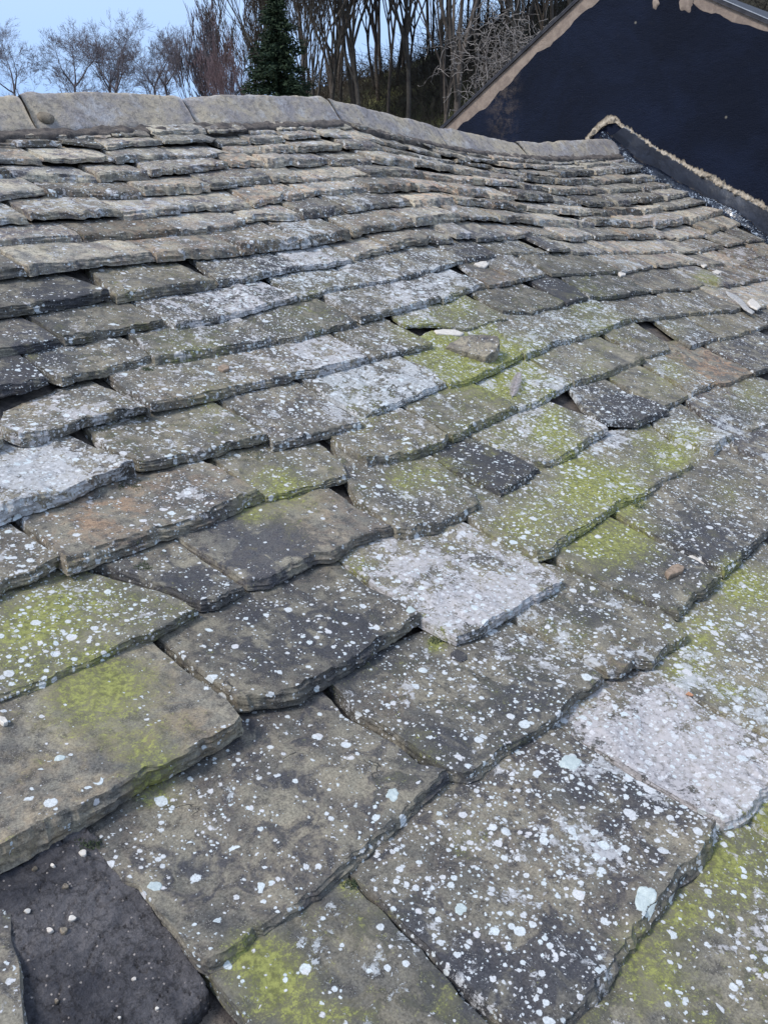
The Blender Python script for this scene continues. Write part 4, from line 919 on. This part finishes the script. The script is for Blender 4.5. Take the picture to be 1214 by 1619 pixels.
chunk('stone_chip', [(1180, 479), (1187, 473), (1196, 479), (1202, 487), (1196, 491), (1186, 486)], .012, M_PEB, 'white blocky lump at the low end of the fallen debris near the right edge', 'stone chip', 14)
chunk('stone_chip', [(1146, 461), (1152, 463), (1163, 468), (1172, 475), (1182, 488), (1192, 494), (1188, 497), (1176, 490), (1164, 478), (1150, 468)], .009, simple('grey_debris', (.3, .29, .28), (.46, .45, .44), 60), 'long grey sliver of fallen debris lying down a joint near the right edge', 'debris', 15)
# grit on the bare patch
GRIT = [(104, 1403, 5), (114, 1453, 6), (80, 1472, 5), (101, 1473, 6), (44, 1441, 5), (212, 1549, 3.5), (55, 1375, 4), (85, 1370, 3), (248, 1596, 3), (90, 1585, 3), (190, 1610, 2.5), (132, 1350, 6)]
for k, (x, y, r_) in enumerate(GRIT):
    px = [(x+r_*math.cos(a)*(1+.25*math.sin(a*3+k)), y+r_*.8*math.sin(a)) for a in [q*math.pi/5 for q in range(10)]]
    chunk('grit_stone', px, .006, M_PEB if k % 3 else M_MORT, 'tiny pale grit stone sitting on the cracked dark bare patch', 'grit', 20+k, group='grit stones on the dark bare patch')
# downy feather
def feather():
    B, nrm = top_at(808, 632); Tp, _ = top_at(820, 600)
    ax = Tp-B; ax[2] += .03; Lf = np.linalg.norm(ax); ax = ax/Lf; nrm = nrm/np.linalg.norm(nrm); sd2 = np.cross(ax, nrm); sd2 /= np.linalg.norm(sd2)
    root = empty('feather', 'small fluffy grey feather caught upright at a slate corner beside green moss', 'feather', loc=tuple(B))
    M_F = simple('feather_down', (.33, .30, .31), (.48, .45, .46), 80, .9)
    def ribbon(pth, w0, w1, vs, fs):
        n = len(pth)
        for i, p in enumerate(pth):
            d = pth[min(i+1, n-1)]-pth[max(i-1, 0)]; d /= np.linalg.norm(d)+1e-9
            a = np.cross(d, nrm); a /= np.linalg.norm(a)+1e-9; b = np.cross(d, a); wd = w0+(w1-w0)*i/(n-1)
            for q in range(3): an = q*2.094; vs.append(p+a*wd*math.cos(an)+b*wd*math.sin(an))
            if i:
                m0 = len(vs)-6
                for q in range(3): fs.append((m0+q, m0+(q+1) % 3, m0+3+(q+1) % 3, m0+3+q))
    vs, fs = [], []; ribbon([B+ax*Lf*t+nrm*.01*math.sin(t*2.5) for t in np.linspace(0, 1, 8)], .0016, .0006, vs, fs)
    park(mesh_obj('shaft', vs, fs, M_F), root)
    vs, fs = [], []; rnd = random.Random(4)
    for k in range(300):
        t = rnd.uniform(.12, 1); s = rnd.choice((-1, 1)); l = .026*math.sin(math.pi*min(1, t*.85+.1))+.006; up_ = rnd.uniform(-.4, .9)
        p0 = B+ax*Lf*t+nrm*.01*math.sin(t*2.5); dd = sd2*s+ax*rnd.uniform(.2, .9)+nrm*up_; dd /= np.linalg.norm(dd)
        ribbon([p0, p0+dd*l*.5, p0+dd*l+ax*.004], .0014, .0005, vs, fs)
    park(mesh_obj('down', vs, fs, M_F), root)
feather()
# dark green moss tufts in the joints
for k, (x, y, w_) in enumerate(((400, 722, 24), (203, 768, 20), (225, 895, 12), (140, 1334, 16), (555, 1398, 9), (1010, 800, 9), (235, 583, 8), (690, 1012, 12))):
    vs, fs = [], []; rnd = random.Random(k); B0, _n = top_at(x, y)
    for q in range(150):
        p, _n = top_at(x+rnd.uniform(-w_, w_), y+rnd.uniform(-w_*.35, w_*.35)) if q % 6 == 0 else (p, _n)
        c = Vector(p)+Vector((rnd.gauss(0, .007), rnd.gauss(0, .007), -.002)); d = Vector((rnd.gauss(0, .6), rnd.gauss(-.2, .6), 1)).normalized(); l = rnd.uniform(.004, .010)
        a_ = d.orthogonal().normalized()*.0016; b_ = d.cross(a_.normalized())*.0016; n0 = len(vs)
        vs += [c+a_, c-a_*.5+b_, c-a_*.5-b_, c+d*l]; fs += [(n0, n0+1, n0+3), (n0+1, n0+2, n0+3), (n0+2, n0, n0+3)]
    park(mesh_obj('moss_tuft', vs, fs, M_FERN), roof)
# ------------------------------------------------------------------ ground and hill
def az_px(X, Y):      # bearing on the ground -> photo x at the horizon
    return proj((X, Y, CZ))[0] if (np.array([X, Y, 0])@CF) > .3 else -9999
def hill_z(X, Y):
    r = math.hypot(X, Y)
    if r < 14: return 0.0
    hf = np.array([CF[0], CF[1]]); hf /= np.linalg.norm(hf); hr = np.array([CR[0], CR[1]]); hr /= np.linalg.norm(hr)
    p = np.array([X, Y]); a = math.degrees(math.atan2(p@hr, p@hf))
    # crest elevation (metres at 55 m) by bearing
    E = float(np.interp(a, [-180, -60, -30, -12, -6, -1, 2, 5, 9, 14, 30, 60, 180], [0, 1, 2.2, 4.5, 10.2, 11.4, 12.0, 13.2, 14.2, 15.4, 17, 8, 0]))
    rise = min(1, max(0, (r-14)/40)); rise = rise*rise*(3-2*rise)
    fall = 1/(1+max(0, r-58)/60)
    return E*rise*fall+.35*mn.noise(Vector((X*.12, Y*.12, 0)))*min(1, (r-14)/10)+.12*mn.noise(Vector((X*.6, Y*.6, 0)))*min(1, (r-14)/10)
vs, fs = [], []
rad = [0, 8, 14]+[14+3*k for k in range(1, 22)]+[85, 100, 130, 180, 260, 400, 800]; seg = 240
for r_ in rad:
    for q in range(seg):
        an = q*2*math.pi/seg; x, y = r_*math.cos(an), r_*math.sin(an); vs.append((x, y, hill_z(x, y)-.02))
for a in range(len(rad)-1):
    for q in range(seg): b = (q+1) % seg; fs.append((a*seg+q, (a+1)*seg+q, (a+1)*seg+b, a*seg+b))
def m_ground():
    m, n, b = mat('winter_hillside', .95)
    geo = N(n, 'ShaderNodeNewGeometry'); pos = geo.outputs['Position']
    a = noise_(n, pos, .12, 6, .6, .5); c = noise_(n, pos, 1.8, 7, .7); e = noise_(n, pos, .5, 6, .7)
    col = mixc(n, step(n, e.outputs['Fac'], .38, .62), (.035, .036, .026), (.065, .058, .040))
    col = mixc(n, math_(n, 'MULTIPLY', step(n, a.outputs['Fac'], .48, .60), .8), col, (.16, .165, .065))
    hs = N(n, 'ShaderNodeHueSaturation'); n.links.new(col, hs.inputs['Color']); n.links.new(math_(n, 'MULTIPLY_ADD', c.outputs['Fac'], 1.2, .4), hs.inputs['Value'])
    n.links.new(hs.outputs[0], b.inputs['Base Color'])
    bm = N(n, 'ShaderNodeBump', Strength=1., Distance=.25); n.links.new(c.outputs['Fac'], bm.inputs['Height']); n.links.new(bm.outputs[0], b.inputs['Normal'])
    return m
tag(mesh_obj('ground', vs, fs, m_ground()), kind='structure')
# ------------------------------------------------------------------ trees
def bark(name, a, b): return simple(name, a, b, 4, .9, .5, .02)
M_BARK = bark('grey_bark', (.058, .048, .041), (.115, .095, .08)); M_DARKB = bark('dark_bark', (.05, .043, .038), (.10, .086, .07))
M_RED = bark('reddish_twigs', (.15, .105, .115), (.24, .17, .18)); M_PALE = bark('pale_twigs', (.20, .18, .17), (.33, .30, .28)); M_BLUE = bark('slate_grey_bark', (.11, .095, .11), (.18, .16, .18))
def tube(vs, fs, pts, rads, sides):
    n0 = len(vs); n = len(pts)
    for i, p in enumerate(pts):
        d = pts[min(i+1, n-1)]-pts[max(i-1, 0)]
        if d.length < 1e-6: d = Vector((0, 0, 1))
        d.normalize(); a = d.orthogonal().normalized(); b = d.cross(a)
        for q in range(sides):
            an = q*2*math.pi/sides; vs.append(p+a*(rads[i]*math.cos(an))+b*(rads[i]*math.sin(an)))
    for i in range(n-1):
        for q in range(sides): fs.append((n0+i*sides+q, n0+i*sides+(q+1) % sides, n0+(i+1)*sides+(q+1) % sides, n0+(i+1)*sides+q))
def grow(rnd, vs, fs, p, d, l, r, depth, P):
    nseg = 4 if depth > 1 else 3; pts = [p.copy()]; rads = [r]; q = p.copy(); dd = d.copy()
    for k in range(nseg):
        dd = (dd+Vector((rnd.uniform(-1, 1), rnd.uniform(-1, 1), rnd.uniform(-1, 1)))*P['wig']+Vector((0, 0, P['up'] if depth < P['max'] else .1))).normalized()
        q = q+dd*(l/nseg); pts.append(q.copy()); rads.append(r*(1-.45*(k+1)/nseg))
    tube(vs, fs, pts, rads, 6 if r > .05 else (4 if r > .02 else 3))
    if depth == 0: return
    nb = P['nb'] if depth > 1 else P['nb']+1
    for k in range(nb):
        t = rnd.uniform(.35, 1.0) if k else 1.0
        i = min(nseg-1, int(t*nseg)); f = t*nseg-i; base = pts[i].lerp(pts[i+1], min(1, f)); rb = rads[min(nseg, i+1)]
        ax = Vector((rnd.uniform(-1, 1), rnd.uniform(-1, 1), rnd.uniform(-.4, .4))); ax = (ax-dd*ax.dot(dd)).normalized()
        sp = rnd.uniform(*P['spread'])*(1 if k else .45)
        nd = (dd*math.cos(sp)+ax*math.sin(sp)).normalized()
        grow(rnd, vs, fs, base, nd, l*rnd.uniform(*P['lr']), max(rb*(.9 if k == 0 else .62), P['rmin']), depth-1, P)
GM = {}
def bare_tree(name, label, cat, base, height, r0, seed, P, m, group, stems=1, trunk_frac=.35, lean=.12):
    rnd = random.Random(seed)
    root = empty(name, label, cat, group, loc=tuple(base)); tv_, tf, cv, cf = [], [], [], []
    for s_ in range(stems):
        l = height*trunk_frac; d = Vector((rnd.uniform(-lean, lean), rnd.uniform(-lean, lean), 1)).normalized(); q = Vector((0, 0, -.4))+Vector((rnd.uniform(-.3, .3), rnd.uniform(-.3, .3), 0))*(stems > 1)
        pts, rads = [q.copy()], [r0*1.25]
        for k in range(6):
            d = (d+Vector((rnd.uniform(-1, 1), rnd.uniform(-1, 1), 0))*.07).normalized(); q = q+d*((l+.4)/6); pts.append(q.copy()); rads.append(r0*(1-.4*(k+1)/6))
        tube(tv_, tf, pts, rads, 8)
        nbr = P.get('first', 3)
        for k in range(nbr):
            an = k*2*math.pi/nbr+rnd.uniform(-.5, .5); sp = rnd.uniform(*P['spread'])*(.5 if k == 0 else 1)
            nd = Vector((math.sin(sp)*math.cos(an), math.sin(sp)*math.sin(an), math.cos(sp)))
            grow(rnd, cv, cf, pts[-1-(k % 2)], nd, height*P['l0']*rnd.uniform(.8, 1.15), rads[-1]*.8, P['max'], P)
    a = mesh_obj('trunk', tv_, tf, m); a.parent = root; b = mesh_obj('crown', cv, cf, m); b.parent = root
    return root
def on_hill(px, dist, fwd=True):
    v = ray(px, 200); u = np.array([v[0], v[1]]); u /= np.linalg.norm(u); x, y = u*dist; return np.array([x, y, hill_z(x, y)])
P_open = dict(wig=.16, up=.07, nb=3, spread=(.35, .85), lr=(.58, .80), rmin=.011, max=5, l0=.26, first=4)
LT = [(47, 46, 5, 35, 'bare winter tree at the far left with a forked crown, behind the ridge'),
      (112, 47, 5, 50, 'slender bare tree between the leftmost tree and the tallest of the row'),
      (148, 45, 5, 34, 'tallest bare tree of the row behind the ridge, with a short forked trunk'),
      (224, 46, 5, 62, 'bare tree with crooked limbs just left of the row of trees\' right end'),
      (255, 50, 5, 48, 'thin bare tree near the right end of the row, behind the second ridge joint'),
      (292, 46, 5, 62, 'rightmost bare tree of the row behind the ridge')]
for k, (px, dist, dep, topy, lab) in enumerate(LT):
    b = on_hill(px, dist); top = at(px, topy, dist/ max(.2, math.hypot(*ray(px, topy)[:2])))[2]
    hgt = top-b[2]
    fk = (at(px, 142-(k*5) % 9, dist/math.hypot(*ray(px, 140)[:2]))[2]-b[2])/hgt
    bare_tree('bare_tree', lab, 'tree', b, hgt, .085, 40+k, dict(P_open, l0=(1-fk)/2.3, up=.05, spread=(.45, 1.15), nb=3, rmin=.0045, lr=(.6, .8), max=6, wig=.11, first=5), M_BLUE, 'bare trees in a row behind the ridge', 1, fk)
b = on_hill(345, 40)
bare_tree('bare_tree', 'pale thin upright tree standing just left of the reddish tree', 'tree', b, at(345, 8, 40/math.hypot(*ray(345, 8)[:2]))[2]-b[2], .07, 71, dict(P_open, spread=(.15, .45), up=.16, l0=.28), M_BLUE, 'trees left of the conifer', 2, .25)
b = on_hill(378, 36)
bare_tree('bare_tree', 'reddish-purple twiggy tree left of the dark conifer', 'tree', b, at(378, 45, 36/math.hypot(*ray(378, 45)[:2]))[2]-b[2], .06, 72, dict(P_open, spread=(.2, .6), up=.12, nb=3, max=5, l0=.24, rmin=.005), M_RED, 'trees left of the conifer', 2, .25)
b = on_hill(405, 39)
bare_tree('bare_tree', 'tall bare tree directly behind the left side of the dark conifer', 'tree', b, at(405, -40, 39/math.hypot(*ray(405, 0)[:2]))[2]-b[2], .09, 73, dict(P_open, spread=(.2, .6), up=.12, l0=.26), M_BARK, 'trees left of the conifer', 2, .3)
P_wood = dict(wig=.13, up=.12, nb=3, spread=(.22, .6), lr=(.6, .82), rmin=.006, max=6, l0=.24, first=5)
WD = [(520, 34, .13), (540, 40, .12), (578, 30, .17), (612, 36, .12), (640, 31, .17), (676, 29, .15), (700, 38, .12), (722, 27, .24), (755, 36, .14), (790, 33, .13), (828, 31, .2), (866, 35, .16), (900, 33, .18), (1195, 34, .14)]
WL = ['bare woodland tree nearest the right side of the conifer', 'thin bare woodland tree second to the right of the conifer', 'bare woodland tree with a dark bent trunk, third right of the conifer', 'slim bare tree between two thicker trunks on the hillside', 'straight dark trunk standing left of the gap where sky meets the hill', 'straight trunk in front of the sky gap above the hill crest', 'slim tree just left of the thickest trunk on the hillside', 'thickest dark trunk in the wood, halfway between conifer and gable', 'slim tree just right of the thickest trunk', 'bare tree behind the pale tangled shrub', 'dark upright trunk above the pale tangled shrub', 'bare tree close above the gable verge', 'bare tree at the top where the left verge leaves the picture', 'bare tree glimpsed over the right slope of the black gable']
for k, ((px, dist, r0), lab) in enumerate(zip(WD, WL)):
    b = on_hill(px, dist)
    bare_tree('woodland_tree', lab, 'tree', b, 13+(k*7 % 5), r0*.55, 90+k, dict(P_wood, max=5 if k % 3 else 5), M_DARKB if k % 2 == 0 else M_BARK, 'bare trees in the wood on the hillside', 1, .32, .08)
# a second rank further up so the wood closes behind
for k in range(12):
    px = 490+k*38+random.uniform(-8, 8); b = on_hill(px, 46+random.uniform(-5, 6))
    lab = 'far tree in the upper wood, %s' % ['right behind the conifer', 'just right of the conifer tip', 'above the bent trunk', 'behind the slim tree left of the sky gap', 'on the crest at the left of the sky gap', 'on the crest within the sky gap', 'behind the thickest trunk', 'on the crest right of the thickest trunk', 'behind the pale tangled shrub', 'right of the pale tangled shrub', 'above the upper part of the gable verge', 'beyond the gable verge near the top edge'][k]
    bare_tree('woodland_tree', lab, 'tree', b, 12+random.uniform(-2, 3), .10, 140+k, dict(P_wood, max=5, rmin=.009, nb=4), M_BARK, 'bare trees in the wood on the hillside', 1, .3, .08)
ZL = ['fine', 'leaning', 'upright', 'forked', 'slight', 'brown-stemmed', 'close-branched']
for k in range(14):
    px = 478+k*29; b = on_hill(px, 37+(k*5) % 13)
    bare_tree('woodland_tree', '%s thin-stemmed woodland tree, %d%s from the conifer in the middle rank' % (ZL[k % 7], k+1, {1: 'st', 2: 'nd', 3: 'rd'}.get(k+1, 'th')), 'tree', b, 11+k % 4, .07, 300+k, dict(P_wood, nb=4, max=5, rmin=.007, spread=(.18, .6), lr=(.62, .86)), M_BARK, 'bare trees in the wood on the hillside', 1, .2, .1)
DL = ['twiggy tree close against the right edge of the conifer', 'twiggy tree filling the gap right of the conifer', 'twiggy tree left of the bent dark trunk', 'twiggy tree right of the bent dark trunk', 'twiggy tree in front of the left end of the sky gap', 'twiggy tree above the pale tangled shrub']
for k, (px, dist) in enumerate(((492, 31), (532, 36), (560, 40), (600, 42), (628, 44), (815, 38))):
    bare_tree('woodland_tree', DL[k], 'tree', on_hill(px, dist), 12+k % 3, .10, 200+k, dict(P_wood, nb=4, max=5, rmin=.007, spread=(.2, .6), lr=(.6, .85)), M_BARK if k % 2 else M_DARKB, 'bare trees in the wood on the hillside', 1, .22, .08)
# conifer
def conifer():
    dist = 27; b = on_hill(446, dist); top = at(446, -18, dist/math.hypot(*ray(446, 0)[:2]))[2]; H_ = top-b[2]
    root = empty('conifer', 'dense dark green conical conifer standing behind the ridge', 'tree', loc=tuple(b)); rnd = random.Random(5)
    tv_, tf = [], []; tube(tv_, tf, [Vector((0, 0, -.3)), Vector((0, 0, H_*.5)), Vector((0, 0, H_))], [.16, .09, .02], 8)
    M_T = M_DARKB; a = mesh_obj('trunk', tv_, tf, M_T); a.parent = root
    vs, fs = [], []
    z = .6
    while z < H_-.1:
        f = 1-z/H_; R = 2.35*(f**.8)+.12
        for k in range(int(9+8*f)):
            an = rnd.uniform(0, 2*math.pi); L_ = R*rnd.uniform(.55, 1.12); 
            nseg = max(3, int(L_/.10)); 
            for s_ in range(nseg):
                t = (s_+.5)/nseg; px_ = math.cos(an)*L_*t; py_ = math.sin(an)*L_*t; pz = z-.25*L_*t+.18*L_*t*t
                for q in range(12):
                    sz = rnd.uniform(.07, .17)*(1.1-.3*t); c = Vector((px_+rnd.gauss(0, .06), py_+rnd.gauss(0, .06), pz+rnd.gauss(0, .05)))
                    dv = Vector((math.cos(an)+rnd.gauss(0, .6), math.sin(an)+rnd.gauss(0, .6), rnd.gauss(-.1, .35))).normalized(); sd_ = dv.cross(Vector((rnd.gauss(0, 1), rnd.gauss(0, 1), rnd.gauss(0, 1)))).normalized()
                    n0 = len(vs); vs += [c-dv*sz*.2-sd_*sz*.2, c-dv*sz*.2+sd_*sz*.2, c+dv*sz]; fs.append((n0, n0+1, n0+2))
        z += .17
    M_G = simple('conifer_needles', (.018, .034, .022), (.045, .065, .034), 1.4, .9, .2, .02, .2)
    c = mesh_obj('crown', vs, fs, M_G, smooth=False); c.parent = root
conifer()
# pale tangled shrub right of the thickest trunk
b = on_hill(792, 24)
vs, fs = [], []; rnd = random.Random(9)
root = empty('tangled_shrub', 'pale grey leafless tangle of stems hanging beside the gable verge', 'shrub', loc=tuple(b))
cen = at(795, 95, 24.)-b
for k in range(420):
    p = Vector((cen[0]+rnd.gauss(0, .55), cen[1]+rnd.gauss(0, .55), cen[2]+rnd.gauss(0, .55))); d = Vector((rnd.gauss(0, 1), rnd.gauss(0, 1), rnd.gauss(-.1, 1))).normalized(); pts = [p.copy()]
    for s_ in range(7): d = (d+Vector((rnd.gauss(0, .45), rnd.gauss(0, .45), rnd.gauss(-.1, .45)))).normalized(); p = p+d*.10; pts.append(p.copy())
    tube(vs, fs, pts, [.007]*8, 3)
o = mesh_obj('crown', vs, fs, M_PALE); o.parent = root
tv_, tf = [], []
for k in range(5):
    e = Vector(cen)+Vector((rnd.gauss(0, .3), rnd.gauss(0, .3), .2)); tube(tv_, tf, [Vector((k*.15-.3, 0, -.3)), e*.5+Vector((rnd.gauss(0, .2), 0, 0)), e], [.05, .035, .02], 5)
o = mesh_obj('trunk', tv_, tf, M_BARK); o.parent = root
# undergrowth on the hillside: uncountable thin stems
vs, fs = [], []; rnd = random.Random(12)
for k in range(12000):
    px = rnd.uniform(440, 1214); dist = rnd.uniform(19, 52); b = on_hill(px, dist)+np.array([rnd.gauss(0, .4), rnd.gauss(0, .4), -.1]); b[2] = hill_z(b[0], b[1])-.1
    p = Vector(b); d = Vector((rnd.gauss(0, .45), rnd.gauss(0, .45), 1)).normalized(); pts = [p.copy()]; l = rnd.uniform(.5, 2.2)
    for s_ in range(4): d = (d+Vector((rnd.gauss(0, .35), rnd.gauss(0, .35), -.22*s_*.5))).normalized(); p = p+d*l/4; pts.append(p.copy())
    tube(vs, fs, pts, [.014, .012, .010, .008, .006], 3)
tag(mesh_obj('undergrowth', vs, fs, simple('bramble_stems', (.042, .034, .029), (.09, .078, .058), 1.2, .95)), kind='stuff', label='tangled brown undergrowth covering the hillside below the wood', cat='undergrowth')
print('slates', len(slates), 'fill', len(fill), 'bulk verts', len(bulkV))
